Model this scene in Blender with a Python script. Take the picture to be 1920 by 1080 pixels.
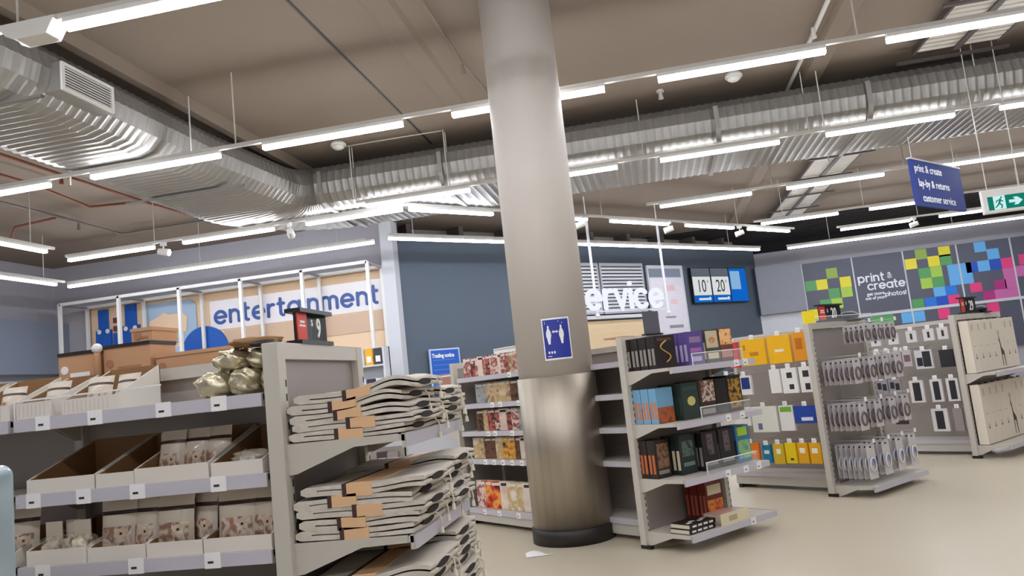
import bpy, math, random
from mathutils import Vector, Matrix
random.seed(7)
for o in list(bpy.data.objects): bpy.data.objects.remove(o)
SC = bpy.context.scene
COL = SC.collection
TH = math.radians(47.64)
PX, PY = math.cos(TH), math.sin(TH)          # the oblique family of walls and shelving

# ------------------------------------------------------------ camera, world, exposure
cam_d = bpy.data.cameras.new('camera')
cam_d.sensor_width = 36.0
cam_d.lens = 36.0 * 1433.5 / 1920.0
cam_d.clip_start = 0.05
cam = bpy.data.objects.new('camera', cam_d); COL.objects.link(cam)
yaw, pitch, roll = math.radians(9.9), math.radians(6.96), math.radians(-6.233)
Fv = Vector((-math.sin(yaw)*math.cos(pitch), math.cos(yaw)*math.cos(pitch), math.sin(pitch)))
Rv = Vector((math.cos(yaw), math.sin(yaw), 0)); Uv = Rv.cross(Fv)
R2 = Rv*math.cos(roll) + Uv*math.sin(roll); U2 = -Rv*math.sin(roll) + Uv*math.cos(roll)
cam.matrix_world = Matrix(((R2.x, U2.x, -Fv.x, 0), (R2.y, U2.y, -Fv.y, 0), (R2.z, U2.z, -Fv.z, 1.4), (0, 0, 0, 1)))
SC.camera = cam
w = bpy.data.worlds.new('world'); SC.world = w; w.use_nodes = True
w.node_tree.nodes['Background'].inputs[0].default_value = (0.75, 0.8, 0.9, 1)
w.node_tree.nodes['Background'].inputs[1].default_value = 0.15
SC.view_settings.view_transform = 'Standard'
SC.view_settings.look = 'None'
SC.view_settings.gamma = 1.0
SC.view_settings.use_curve_mapping = False
SC.view_settings.exposure = 1.5
LAMP = 19.5          # radiance of the tube diffusers
WASH = 11.5           # radiance of the wall washers
SC.cycles.max_bounces = 7
SC.cycles.diffuse_bounces = 4
SC.cycles.sample_clamp_indirect = 6.0
SC.cycles.use_denoising = True

# ------------------------------------------------------------ materials
def lin(c):
    c = c/255.0
    return c/12.92 if c <= 0.04045 else ((c+0.055)/1.055)**2.4
def rgb(t): return (lin(t[0]), lin(t[1]), lin(t[2]), 1)
MATS = {}
def M(name, col, rough=0.6, metal=0.0, var=0.06, scale=6.0, bump=0.0, bscale=60.0, stretch=None, alpha=1.0, coat=0.0):
    if name in MATS: return MATS[name]
    m = bpy.data.materials.new(name); m.use_nodes = True; nt = m.node_tree; b = nt.nodes['Principled BSDF']
    c = rgb(col)
    b.inputs['Roughness'].default_value = rough; b.inputs['Metallic'].default_value = metal
    if alpha < 1: b.inputs['Alpha'].default_value = alpha
    if coat: b.inputs['Coat Weight'].default_value = coat
    tc = nt.nodes.new('ShaderNodeTexCoord'); mp = nt.nodes.new('ShaderNodeMapping'); nt.links.new(tc.outputs['Object'], mp.inputs[0])
    if stretch: mp.inputs['Scale'].default_value = stretch
    nz = nt.nodes.new('ShaderNodeTexNoise'); nz.inputs['Scale'].default_value = scale; nz.inputs['Detail'].default_value = 3
    nt.links.new(mp.outputs[0], nz.inputs[0])
    mx = nt.nodes.new('ShaderNodeMix'); mx.data_type = 'RGBA'
    mx.inputs[6].default_value = tuple(x*(1-var) for x in c[:3])+(1,)
    mx.inputs[7].default_value = tuple(min(1, x*(1+var)) for x in c[:3])+(1,)
    nt.links.new(nz.outputs[0], mx.inputs[0]); nt.links.new(mx.outputs[2], b.inputs['Base Color'])
    if bump:
        n2 = nt.nodes.new('ShaderNodeTexNoise'); n2.inputs['Scale'].default_value = bscale; n2.inputs['Detail'].default_value = 4
        nt.links.new(mp.outputs[0], n2.inputs[0])
        bp = nt.nodes.new('ShaderNodeBump'); bp.inputs['Strength'].default_value = bump; bp.inputs['Distance'].default_value = 0.01
        nt.links.new(n2.outputs[0], bp.inputs['Height']); nt.links.new(bp.outputs[0], b.inputs['Normal'])
    MATS[name] = m
    return m
def ME(name, col, strength):
    if name in MATS: return MATS[name]
    m = bpy.data.materials.new(name); m.use_nodes = True; nt = m.node_tree
    nt.nodes.remove(nt.nodes['Principled BSDF'])
    e = nt.nodes.new('ShaderNodeEmission'); e.inputs[0].default_value = rgb(col); e.inputs[1].default_value = strength
    nt.links.new(e.outputs[0], nt.nodes['Material Output'].inputs[0])
    MATS[name] = m
    return m
def picture(name, cols, scale=14.0, rough=0.4, stretch=None):
    """printed picture: blotches of a few colours"""
    if name in MATS: return MATS[name]
    m = bpy.data.materials.new(name); m.use_nodes = True; nt = m.node_tree; b = nt.nodes['Principled BSDF']
    b.inputs['Roughness'].default_value = rough
    tc = nt.nodes.new('ShaderNodeTexCoord'); mp = nt.nodes.new('ShaderNodeMapping')
    oi = nt.nodes.new('ShaderNodeObjectInfo')
    nt.links.new(tc.outputs['Object'], mp.inputs[0])
    ad = nt.nodes.new('ShaderNodeVectorMath'); ad.operation = 'ADD'
    mu = nt.nodes.new('ShaderNodeMath'); mu.operation = 'MULTIPLY'; mu.inputs[1].default_value = 37.0
    nt.links.new(oi.outputs['Random'], mu.inputs[0]); nt.links.new(mp.outputs[0], ad.inputs[0]); nt.links.new(mu.outputs[0], ad.inputs[1])
    if stretch: mp.inputs['Scale'].default_value = stretch
    nz = nt.nodes.new('ShaderNodeTexNoise'); nz.inputs['Scale'].default_value = scale; nz.inputs['Detail'].default_value = 2.5
    nt.links.new(ad.outputs[0], nz.inputs[0])
    cr = nt.nodes.new('ShaderNodeValToRGB'); el = cr.color_ramp.elements
    n = len(cols)
    pos = [0.3+0.4*i/(n-1) for i in range(n)]
    el[0].position = pos[0]; el[0].color = rgb(cols[0]); el[1].position = pos[-1]; el[1].color = rgb(cols[-1])
    for i in range(1, n-1):
        e = el.new(pos[i]); e.color = rgb(cols[i])
    cr.color_ramp.interpolation = 'EASE'
    nt.links.new(nz.outputs[0], cr.inputs[0]); nt.links.new(cr.outputs[0], b.inputs['Base Color'])
    MATS[name] = m
    return m

m_metal = M('painted_shelf_metal', (196, 190, 180), 0.45, 0.0, 0.03)
m_metal_d = M('shelf_back_panel', (158, 150, 144), 0.35, 0.2, 0.06, 3)
m_strip = M('price_strip_plastic', (196, 192, 202), 0.3, 0, 0.03)
m_white = M('white_paint', (222, 220, 216), 0.5, 0, 0.02)
m_tag = M('price_ticket_paper', (240, 238, 238), 0.6, 0, 0.02)
m_ink = M('dark_ink', (45, 42, 45), 0.6)
m_black = M('black_plastic', (24, 20, 21), 0.4)
m_rod = M('white_rod_paint', (200, 196, 190), 0.5)
m_dark = M('void_dark', (38, 34, 34), 0.9)
m_kraft = M('kraft_cardboard', (150, 112, 74), 0.8, 0, 0.1, 8)
m_board = M('white_cardboard', (222, 214, 204), 0.7, 0, 0.03)
m_lamp = ME('tube_light_warm_white', (246, 249, 255), LAMP)
m_wash = ME('wall_washer_white', (236, 242, 255), WASH)
m_yel, m_red = M('yellow_print', (238, 178, 10), 0.35), M('red_print', (205, 45, 35), 0.4)
m_clear = M('clear_acrylic', (230, 235, 238), 0.1, 0, 0.01, alpha=0.1)

# ------------------------------------------------------------ mesh helpers
class MB:
    def __init__(s): s.v = []; s.f = []; s.m = []; s.sm = []
    def add(s, vs, fs, mi=0, smooth=False, T=None):
        n = len(s.v)
        s.v += [tuple(T @ Vector(v)) if T else tuple(v) for v in vs]
        for f in fs: s.f.append([n+i for i in f]); s.m.append(mi); s.sm.append(smooth)
        return s
    def box(s, x0, x1, y0, y1, z0, z1, mi=0, T=None):
        vs = [(x, y, z) for z in (z0, z1) for y in (y0, y1) for x in (x0, x1)]
        return s.add(vs, [(0, 2, 3, 1), (4, 5, 7, 6), (0, 1, 5, 4), (2, 6, 7, 3), (0, 4, 6, 2), (1, 3, 7, 5)], mi, False, T)
    def prism(s, poly, a0, a1, axis='x', mi=0, T=None):
        """poly of 2D points extruded along axis; x: (y,z)  y: (x,z)  z: (x,y)"""
        n = len(poly)
        def q(p, a): return {'x': (a, p[0], p[1]), 'y': (p[0], a, p[1]), 'z': (p[0], p[1], a)}[axis]
        vs = [q(p, a0) for p in poly]+[q(p, a1) for p in poly]
        fs = [list(range(n)), list(range(2*n-1, n-1, -1))]+[(i, (i+1) % n, (i+1) % n+n, i+n) for i in range(n)]
        return s.add(vs, fs, mi, False, T)
    def cyl(s, p0, p1, r0, r1=None, n=12, mi=0, smooth=True, caps=True, T=None):
        r1 = r0 if r1 is None else r1
        p0, p1 = Vector(p0), Vector(p1); d = (p1-p0).normalized()
        a = d.orthogonal().normalized(); b = d.cross(a)
        vs = []
        for p, r in ((p0, r0), (p1, r1)):
            for i in range(n):
                t = 2*math.pi*i/n
                vs.append(tuple(p+(a*math.cos(t)+b*math.sin(t))*r))
        s.add(vs, [(i, (i+1) % n, (i+1) % n+n, i+n) for i in range(n)], mi, smooth, T)
        if caps: s.add(vs, [list(range(n-1, -1, -1)), list(range(n, 2*n))], mi, False, T)
        return s
    def tube(s, pts, r, n=8, mi=0, closed=False, T=None):
        pts = [Vector(p) for p in pts]; N = len(pts); vs = []
        prev = None
        for i, p in enumerate(pts):
            d = (pts[(i+1) % N]-pts[i-1]) if closed else (pts[min(i+1, N-1)]-pts[max(i-1, 0)])
            d.normalize()
            a = d.orthogonal().normalized() if prev is None else (prev-d*prev.dot(d)).normalized()
            prev = a; b = d.cross(a)
            for k in range(n):
                t = 2*math.pi*k/n; vs.append(tuple(p+(a*math.cos(t)+b*math.sin(t))*r))
        fs = []
        for i in range(N if closed else N-1):
            j = (i+1) % N
            for k in range(n): fs.append((i*n+k, i*n+(k+1) % n, j*n+(k+1) % n, j*n+k))
        if not closed: fs += [list(range(n-1, -1, -1)), [(N-1)*n+k for k in range(n)]]
        return s.add(vs, fs, mi, True, T)
    def lathe(s, prof, n=32, mi=0, T=None, c=(0, 0)):
        vs = []
        for r, z in prof:
            for i in range(n):
                t = 2*math.pi*i/n; vs.append((c[0]+r*math.cos(t), c[1]+r*math.sin(t), z))
        fs = [(j*n+i, j*n+(i+1) % n, (j+1)*n+(i+1) % n, (j+1)*n+i) for j in range(len(prof)-1) for i in range(n)]
        fs += [list(range(n-1, -1, -1)), [(len(prof)-1)*n+i for i in range(n)]]
        return s.add(vs, fs, mi, True, T)
    def puff(s, c, sx, sy, sz, crumple=0.0, seed=0, e=0.6, nu=28, nv=16, mi=0, top=1.0):
        rnd = random.Random(seed)
        ph = [(rnd.uniform(3, 9), rnd.uniform(3, 9), rnd.uniform(0, 6.3), rnd.uniform(0, 6.3)) for _ in range(5)]
        sg = lambda v, p: math.copysign(abs(v)**p, v)
        vs = []
        for j in range(nv+1):
            u = -math.pi/2+math.pi*j/nv
            for i in range(nu):
                t = 2*math.pi*i/nu
                x = sg(math.cos(u), e)*sg(math.cos(t), e); y = sg(math.cos(u), e)*sg(math.sin(t), e); z = sg(math.sin(u), e)
                k = 1+crumple*sum(math.sin(a*x+b*z+p)*math.cos(b*y+q) for a, b, p, q in ph)/2.2
                tp = 1-(1-top)*(z+1)/2
                jt = rnd.uniform(-1, 1)*crumple*.12 if crumple > .12 else 0
                vs.append((c[0]+sx*x*(k+jt)*tp, c[1]+sy*y*(k-jt)*tp, c[2]+sz*z*(0.5+0.5*k+jt)))
        fs = [(j*nu+i, j*nu+(i+1) % nu, (j+1)*nu+(i+1) % nu, (j+1)*nu+i) for j in range(nv) for i in range(nu)]
        return s.add(vs, fs, mi, True)
    def build(s, name, mats, parent=None, bevel=0.0, loc=None, rotz=None):
        me = bpy.data.meshes.new(name)
        me.from_pydata([tuple(v) for v in s.v], [], s.f)
        if not isinstance(mats, (list, tuple)): mats = [mats]
        for m in mats: me.materials.append(m)
        me.polygons.foreach_set('material_index', s.m); me.polygons.foreach_set('use_smooth', s.sm)
        me.update()
        o = bpy.data.objects.new(name, me); COL.objects.link(o)
        if parent is not None: o.parent = parent
        if loc is not None: o.location = loc
        if rotz is not None: o.rotation_euler = (0, 0, rotz)
        if bevel:
            b = o.modifiers.new('bevel', 'BEVEL'); b.width = bevel; b.segments = 2; b.limit_method = 'ANGLE'
        return o

def tag(o, label, cat, group=None):
    o['label'] = label; o['category'] = cat
    if group: o['group'] = group
    return o
def thing(name, label, cat, loc=(0, 0, 0), rotz=0.0, group=None):
    o = bpy.data.objects.new(name, None); COL.objects.link(o)
    o.location = loc; o.rotation_euler = (0, 0, rotz)
    return tag(o, label, cat, group)
def struct(o): o['kind'] = 'structure'; return o
def copy_tree(o, parent=None):
    c = o.copy(); COL.objects.link(c)
    if parent is not None: c.parent = parent
    for ch in [x for x in bpy.data.objects if x.parent == o]: copy_tree(ch, c)
    return c
KIDS = {}
def place(proto_fn, key, loc, rotz, label, cat=None, group=None, rx=0.0):
    """first call builds the kind, later calls copy the thing and each of its parts"""
    if key not in KIDS:
        o = proto_fn(); KIDS[key] = o
    else:
        src = KIDS[key]
        o = src.copy(); COL.objects.link(o)
        for ch in src.children:
            c = ch.copy(); COL.objects.link(c); c.parent = o
            for g in ch.children:
                d = g.copy(); COL.objects.link(d); d.parent = c
    o.location = loc; o.rotation_euler = (rx, 0, rotz)
    o['label'] = label
    if cat: o['category'] = cat
    if group: o['group'] = group
    return o
ORD = ['first', 'second', 'third', 'fourth', 'fifth', 'sixth', 'seventh', 'eighth', 'ninth', 'tenth', 'eleventh', 'twelfth',
       'thirteenth', 'fourteenth', 'fifteenth', 'sixteenth', 'seventeenth', 'eighteenth', 'nineteenth', 'twentieth']

def text(name, body, size, mat, parent, loc, extrude=0.002, align='LEFT', bold=0.0, sx=1.0, rot=(math.pi/2, 0, 0), shear=0.0):
    cu = bpy.data.curves.new('txt', 'FONT'); cu.body = body; cu.size = size; cu.extrude = extrude; cu.align_x = align
    cu.offset = bold; cu.resolution_u = 3; cu.shear = shear; cu.space_line = 0.9
    t = bpy.data.objects.new('txt', cu); COL.objects.link(t)
    bpy.context.view_layer.update()
    me = bpy.data.meshes.new_from_object(t.evaluated_get(bpy.context.evaluated_depsgraph_get()))
    bpy.data.objects.remove(t); me.materials.clear(); me.materials.append(mat)
    for v in me.vertices: v.co.x *= sx
    o = bpy.data.objects.new(name, me); COL.objects.link(o)
    if parent is not None: o.parent = parent
    o.location = loc; o.rotation_euler = rot
    return o

# stroke lettering with round geometric letters; x-height 1, returned as (strokes, advance)
def arc(cx, cy, r, a0, a1, n=14, ry=None):
    ry = ry or r
    return [(cx+r*math.cos(math.radians(a0+(a1-a0)*i/n)), cy+ry*math.sin(math.radians(a0+(a1-a0)*i/n))) for i in range(n+1)]
GL = {
    'e': ([arc(.5, .5, .5, 0, 315), [(0.02, .5), (1, .5)]], 1.0),
    'n': ([[(0, 0), (0, 1)], arc(.4, .58, .4, 180, 0)+[(.8, 0)]], .8),
    'h': ([[(0, 0), (0, 1.5)], arc(.4, .58, .4, 180, 0)+[(.8, 0)]], .8),
    'm': ([[(0, 0), (0, 1)], arc(.33, .66, .33, 180, 0)+[(.66, 0)], arc(.99, .66, .33, 180, 0)+[(1.32, 0)]], 1.32),
    't': ([[(.2, 1.4), (.2, .25)]+arc(.45, .25, .25, 180, 270), [(0, 1), (.5, 1)]], .5),
    'r': ([[(0, 0), (0, 1)], arc(.4, .58, .4, 180, 75)], .5),
    'a': ([arc(.5, .5, .5, 0, 360), [(1, 0), (1, 1)]], 1.0),
    'i': ([[(0, 0), (0, 1)], [(0, 1.38), (0, 1.41)]], 0.0),
    's': ([arc(.33, .75, .26, 50, 240, ry=.25)+arc(.33, .25, .28, 60, -130, ry=.25)], .62),
    'v': ([[(0, 1), (.42, 0), (.84, 1)]], .84),
    'c': ([arc(.5, .5, .5, 45, 315)], .9),
    'o': ([arc(.5, .5, .5, 0, 360)], 1.0),
    'p': ([arc(.5, .5, .5, 0, 360), [(0, 1), (0, -.45)]], 1.0),
    '&': ([[(.75, 0), (.2, .75)]+arc(.37, .82, .2, 200, -20)+[(.1, .35)]+arc(.33, .24, .25, 150, 340)+[(.75, .5)]], .75),
    '!': ([[(0, .5), (0, 1.4)], [(0, 0), (0, .01)]], 0.0),
    ' ': ([], .3)}
def letters(name, body, xh, th, mat, parent, loc, thick=0.004, gap=0.42, rot=(math.pi/2, 0, 0)):
    """each stroke is one ribbon with round ends; crossing strokes differ a hair in thickness"""
    mb = MB(); x = 0.0; h = th/2
    for ch in body:
        st, adv = GL[ch]
        for k, pl in enumerate(st):
            pts = [Vector((x+a*xh, b*xh)) for a, b in pl]
            T_ = thick*(1+.12*k); n = len(pts); Lf, Rt = [], []
            closed = (pts[0]-pts[-1]).length < 1e-5
            for i in range(n):
                a = pts[i-1] if i else (pts[-2] if closed else pts[0]); b = pts[i+1] if i < n-1 else (pts[1] if closed else pts[-1])
                d1 = (pts[i]-a); d2 = (b-pts[i])
                if d1.length < 1e-9: d1 = d2
                if d2.length < 1e-9: d2 = d1
                d1, d2 = d1.normalized(), d2.normalized(); t = (d1+d2)
                t = t.normalized() if t.length > .2 else d1
                m = 1/max(.55, t.dot(d1)); nrm = Vector((-t.y, t.x))*h*m
                Lf.append(pts[i]+nrm); Rt.append(pts[i]-nrm)
            if not closed:      # round ends: extend the outline with half discs
                def half(c, d, s0, s1):
                    a0 = math.atan2(s0.y-c.y, s0.x-c.x)
                    return [c+Vector((math.cos(a0-math.pi*q/6), math.sin(a0-math.pi*q/6)))*h for q in range(1, 6)]
                e1 = half(pts[-1], None, Lf[-1], Rt[-1]); e0 = half(pts[0], None, Rt[0], Lf[0])
            for z, fl in ((0, True), (T_, False)):
                vs = [(p.x, p.y, z) for p in Lf]+[(p.x, p.y, z) for p in Rt]
                fs = [(q, n+q, n+q+1, q+1) for q in range(n-1)]
                mb.add(vs, fs)
                if not closed:
                    for cap in ([Lf[-1]]+e1+[Rt[-1]], [Rt[0]]+e0+[Lf[0]]): mb.add([(p.x, p.y, z) for p in cap], [list(range(len(cap)))])
            loops = [Lf, Rt] if closed else [Lf+e1+Rt[::-1]+e0+[Lf[0]]]
            for lp in loops:
                m_ = len(lp); mb.add([(p.x, p.y, 0) for p in lp]+[(p.x, p.y, T_) for p in lp], [(q, q+1, m_+q+1, m_+q) for q in range(m_-1)])
        x += (adv+gap)*xh
    o = mb.build(name, mat, parent); o.location = loc; o.rotation_euler = rot
    return o, x

# ============================================================ THE ROOM
CEIL = 5.0
m_floor = M('vinyl_floor', (198, 187, 166), 0.38, 0, 0.04, 1.2, bump=0.03, bscale=40)
m_ceil = M('painted_concrete_ceiling', (128, 114, 100), 0.9, 0, 0.06, 1.5, bump=0.15, bscale=30)
m_wallg = M('grey_wall_paint', (176, 174, 182), 0.75, 0, 0.03, 1)
m_slate = M('slate_wall_paint', (86, 97, 110), 0.7, 0, 0.04, 1)
m_fascia = M('blue_grey_fascia', (128, 136, 152), 0.6, 0, 0.03, 1)
m_walw = M('white_wall_paint', (206, 208, 214), 0.6, 0, 0.02, 1)
struct(MB().box(-13.2, 16.2, -5.2, 25, -0.1, 0).build('floor', m_floor))
struct(MB().box(-13.2, 16.2, -5.2, 21.6, CEIL, CEIL+0.15).build('ceiling', m_ceil))
struct(MB().box(-13.2, -4.9, 14.8, 15.0, 0, CEIL).build('wall_back', m_wallg))
struct(MB().box(-13.2, -12.9, -5.2, 14.8, 0, CEIL).build('wall_left', m_wallg))
struct(MB().box(3.3, 16.2, 23.9, 24.1, 0, 4.42).build('wall_print', m_wallg))
struct(MB().box(16.0, 16.2, -5.2, 23.9, 0, CEIL).build('wall_right', m_walw))
struct(MB().box(-13.2, 16.2, -5.2, -5.0, 0, CEIL).build('wall_front', m_walw))
# oblique slate wall behind the service desk
sw = MB().box(0, 12.3, 0, 0.15, 0, 4.6).build('wall_service', m_slate); sw.location = (-4.97, 14.8, 0); sw.rotation_euler = (0, 0, TH); struct(sw)
m_void = M('beige_bulkhead', (150, 138, 124), 0.8)
o = MB().box(-0.6, 12.6, 0.9, 1.0, 4.3, 5.0).build('trim_1', m_void); o.location = (-4.97, 14.8, 0); o.rotation_euler = (0, 0, TH); struct(o)
stud = MB()
for i in range(9): stud.box(0.6+i*1.35, 0.72+i*1.35, 0.4, 0.9, 4.6, 5.0)
stud.box(0, 12.3, 0.15, 0.9, 4.5, 4.55)
o = stud.build('trim_2', M('stud_grey', (96, 88, 84), 0.8)); o.location = (-4.97, 14.8, 0); o.rotation_euler = (0, 0, TH); struct(o)
# open dark plenum above the print wall
pl = MB().box(-2, 16.2, 21.6, 26, 5.75, 5.8).box(-2, 16.2, 25.9, 26, 4.4, 5.8).box(-2, 16.2, 21.6, 21.65, 5.0, 5.8)
for i in range(12): pl.box(-2, 16.2, 21.9+i*0.33, 22.0+i*0.33, 5.0, 5.12)
struct(pl.build('trim_3', m_dark))
# shallow downstands, ridges and the dark joint in the ceiling
rd = MB().prism([(-5.05, 5.0), (-4.98, 4.9), (-4.85, 4.88), (-4.8, 5.0)], -5, 14.8, 'y')
rd.prism([(2.35, 5.0), (2.4, 4.94), (2.62, 4.94), (2.67, 5.0)], -5, 21, 'y').prism([(-2.25, 5.0), (-2.2, 4.975), (-1.98, 4.975), (-1.93, 5.0)], -5, 9.5, 'y')
struct(rd.build('trim_4', m_ceil))
struct(MB().box(-2.825, -2.8, -5, 10.6, 4.99, 5.0).build('trim_5', m_ink))
# left wall fascia and white bays
struct(MB().box(-12.9, -12.55, -5, 14.8, 2.62, 3.72).build('trim_6', m_fascia))
wl = MB().box(-12.9, -12.8, -5, 14.7, 0, 2.5)
for i in range(8): wl.box(-12.8, -12.72, 0.3+i*1.9, 0.45+i*1.9, 0, 2.5)
struct(wl.build('trim_7', m_walw))
# return wall beside the print wall: grey fascia box above white wall, pilaster beside the slate wall
struct(MB().box(3.25, 4.55, 23.55, 23.9, 2.55, 3.98).build('trim_8', M('fascia_grey', (140, 142, 152), 0.6)))
struct(MB().box(3.25, 4.55, 23.8, 23.9, 0, 2.55).build('trim_9', m_walw))
struct(MB().box(-5.12, -4.86, 14.5, 14.8, 0, CEIL).build('trim_10', m_walw))

# ------------------------------------------------------------ column
col = thing('column', 'thick round grey column clad in brushed steel below with a black base ring', 'column', (-0.88, 6.83, 0))
MB().lathe([(0.335, 1.36), (0.335, 5.0)], 48).build('shaft', M('column_paint', (200, 192, 184), 0.7, 0, 0.03, 2), col)
m_st = M('brushed_steel', (178, 168, 154), 0.48, 1.0, 0.25, 2.0, bump=0.15, bscale=3, stretch=(6, 6, 0.05))
MB().lathe([(0.35, 0.12), (0.35, 1.41), (0.337, 1.412)], 64).build('steel_cladding', m_st, col)
MB().lathe([(0.362, 0.0), (0.362, 0.125), (0.352, 0.13)], 48).build('base_ring', M('black_rubber', (34, 30, 28), 0.5), col)
cd_ang = math.atan2(-6.83, 0.88)+0.13
pt = thing('poster', 'dark blue distancing poster with two white figures stuck on the round column', 'poster', (-0.88, 6.83, 0))
def wrap(mb, r, a0, a1, z0, z1, n=10, mi=0):
    vs = []
    for i in range(n+1):
        a = a0+(a1-a0)*i/n
        for z in (z0, z1): vs.append((r*math.cos(a), r*math.sin(a), z))
    mb.add(vs, [(2*i, 2*i+2, 2*i+3, 2*i+1) for i in range(n)], mi); return mb
def cw(u, z, r=0.3405):           # poster coordinates u 0..1
    a = cd_ang-0.34+u*0.68
    return (r*math.cos(a), r*math.sin(a), z-.08)
pm = MB(); wrap(pm, 0.338, cd_ang-0.36, cd_ang+0.36, 1.545, 1.905); pm.build('sheet', m_tag, pt)
pm = MB(); wrap(pm, 0.3395, cd_ang-0.33, cd_ang+0.33, 1.56, 1.89); pm.build('blue_print', M('poster_blue', (38, 52, 150), 0.4), pt)
fg = MB()
for cu in (0.2, 0.68):
    body = [(-.03, 0), (-.075, .07), (-.1, .09), (-.09, .13), (-.045, .16), (-.03, .165), (-.035, .19), (0, .205), (.035, .19), (.03, .165), (.045, .16), (.09, .13), (.1, .09), (.075, .07), (.04, 0)]
    vs = [cw(cu+a*0.95, 1.76+b*0.8) for a, b in body]; fg.add(vs, [list(range(len(vs)))])
vs = [cw(.33, 1.865), cw(.40, 1.85), cw(.40, 1.86), cw(.5, 1.86), cw(.5, 1.85), cw(.57, 1.865), cw(.5, 1.88), cw(.5, 1.87), cw(.40, 1.87), cw(.40, 1.88)]
fg.add(vs, [list(range(10))])
for k in range(3):
    c0 = .16+.1*k; vs = [cw(c0+.035*math.cos(t*math.pi/5), 1.69+.012*math.sin(t*math.pi/5)) for t in range(10)]; fg.add(vs, [list(range(10))])
for z0, u1 in ((1.948, .62), (1.934, .75)): fg.add([cw(.08, z0), cw(u1, z0), cw(u1, z0+.008), cw(.08, z0+.008)], [(0, 1, 2, 3)])
fg.add([cw(.1, 1.655), cw(.25, 1.655), cw(.25, 1.661), cw(.1, 1.661)], [(0, 1, 2, 3)])
fg.build('white_figures', m_tag, pt)

pp = MB(); N = 6
pp.add([(x*0.22/N, y*0.15/N, 0.004+0.016*math.sin(x*0.9)*(y/N)) for y in range(N+1) for x in range(N+1)],
       [(j*(N+1)+i, j*(N+1)+i+1, (j+1)*(N+1)+i+1, (j+1)*(N+1)+i) for j in range(N) for i in range(N)], 0, True)
o = pp.build('paper_sheet', m_tag); o.location = (-1.2, 6.2, 0.001); o.rotation_euler = (0, 0, 0.25)
so = o.modifiers.new('s', 'SOLIDIFY'); so.thickness = 0.002
tag(o, 'crumpled white sheet of paper lying on the floor at the foot of the column', 'paper')

# ============================================================ LIGHTS
LZ = 4.13
def luminaire(mat):
    t = bpy.data.objects.new('tube_light', None); COL.objects.link(t); t['category'] = 'ceiling light'
    MB().box(0, 1.54, -.03, .03, .0, .035).build('housing', m_white, t)
    MB().box(0.005, 1.535, -.031, .031, -.042, -.002).build('diffuser', mat, t)
    return t
def light_row(starts, Y, name, mat=m_lamp, key='lum', x0=None, x1=None, z=LZ, rot=0.0, org=None, rodx=()):
    """rail with luminaires hung below; local x along the row"""
    og = Vector(org) if org else Vector((0, Y, 0))
    c, s = math.cos(rot), math.sin(rot)
    W = lambda x: (og.x+x*c, og.y+x*s, z)
    r = thing('light_rail', 'thin pale rail carrying the tube lights, '+name, 'light rail', (og.x, og.y, z), rot)
    MB().box(x0, x1, -.02, .02, .035, .075).build('rail', m_rod, r)
    for x in rodx: MB().cyl((x, 0, .075), (x, 0, CEIL-z), .008 if abs(x) < 90 else .01, n=8).build('hanging_rod', m_rod, r)
    for i, x in enumerate(starts):
        place(lambda: luminaire(mat), key, W(x), rot, f'tube light, {ORD[i]} from left in row {name}', 'ceiling light', 'tube lights in the row '+name)
STEP = 2.07
light_row([-5.72, -3.63, -1.55, .52], 4.35, 'nearest at the top left corner', x0=-8, x1=2.2, rodx=[-4.0, -.1])
light_row([-7.85, -5.78, -3.74, -1.68, .37, 2.44, 4.51], 7.235, 'crossing above the column', x0=-9, x1=8, rodx=[-8, -6.1, -4.05, 2.2, 4.3])
light_row([-3.76, -1.7, .41, 2.53, 4.6, 6.67], 10.2, 'right under the front of the long duct', x0=-3.9, x1=10, rodx=[-3.9, -2.5, .2, 2.33, 4.4, 6.5])
light_row([.42, 2.53, 4.66, 6.75, 8.8], 13.24, 'just beyond the long duct', x0=0.2, x1=11, rodx=[2.3, 4.4, 6.5])
light_row([2.55, 4.70, 6.8, 8.9], 16.55, 'two rows beyond the long duct', x0=2.4, x1=11, rodx=[3, 4.6, 6.5])
light_row([4.68, 6.85, 8.95], 18.95, 'with gaps before the colourful panels', x0=4.6, x1=11, rodx=[6.4, 8.6])
light_row([3.82+1.545*i for i in range(5)], 21.1, 'without gaps before the colourful panels', mat=m_wash, key='wash', x0=3.8, x1=11.6, rodx=[4.9, 7.9])
light_row([-9.05, -7.0, -4.93], 10.72, 'of gapped tubes before the entertainment wall', x0=-9.1, x1=-3.35, rodx=[-7.5, -5.0])
light_row([-10.78+1.545*i for i in range(4)], 12.74, 'without gaps before the entertainment wall', mat=m_wash, key='wash', x0=-10.8, x1=-4.75, rodx=[-8.0, -5.3])
light_row([0, 2.07, 4.2, 6.3, 8.35], 0, 'with gaps along the slate wall', x0=-.05, x1=10.1, rot=TH, org=(-3.3, 10.78, 0), rodx=[0.2, 4.0, 8.0], mat=m_wash, key='wash')
light_row([1.55*i for i in range(7)], 0, 'without gaps along the slate wall', x0=0, x1=10.9, rot=TH, org=(-4.28, 12.6, 0), rodx=[0.5, 9.6], mat=m_wash, key='wash')
light_row([-6.1, -4.0, -1.55], 0, 'nearer along the left wall', x0=-8, x1=.15, rot=math.pi/2, org=(-8.82, 10.0, 0), rodx=[-.3, -4])
light_row([-6.1, -4.0, -1.55], 0, 'farther along the left wall', x0=-8, x1=.2, rot=math.pi/2, org=(-10.75, 12.4, 0), rodx=[-.3, -4], mat=m_wash, key='wash')
light_row([-7.85, -5.78, -3.72, -1.65, .42, 2.5, 4.6], 1.6, 'over the viewer', x0=-8, x1=6.3, rodx=[-4, .1, 4.3])
light_row([-3.72, -1.65, .42, 2.5], -1.3, 'behind the viewer', x0=-4, x1=4.2, rodx=[-3.9, .1, 4.1])
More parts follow.
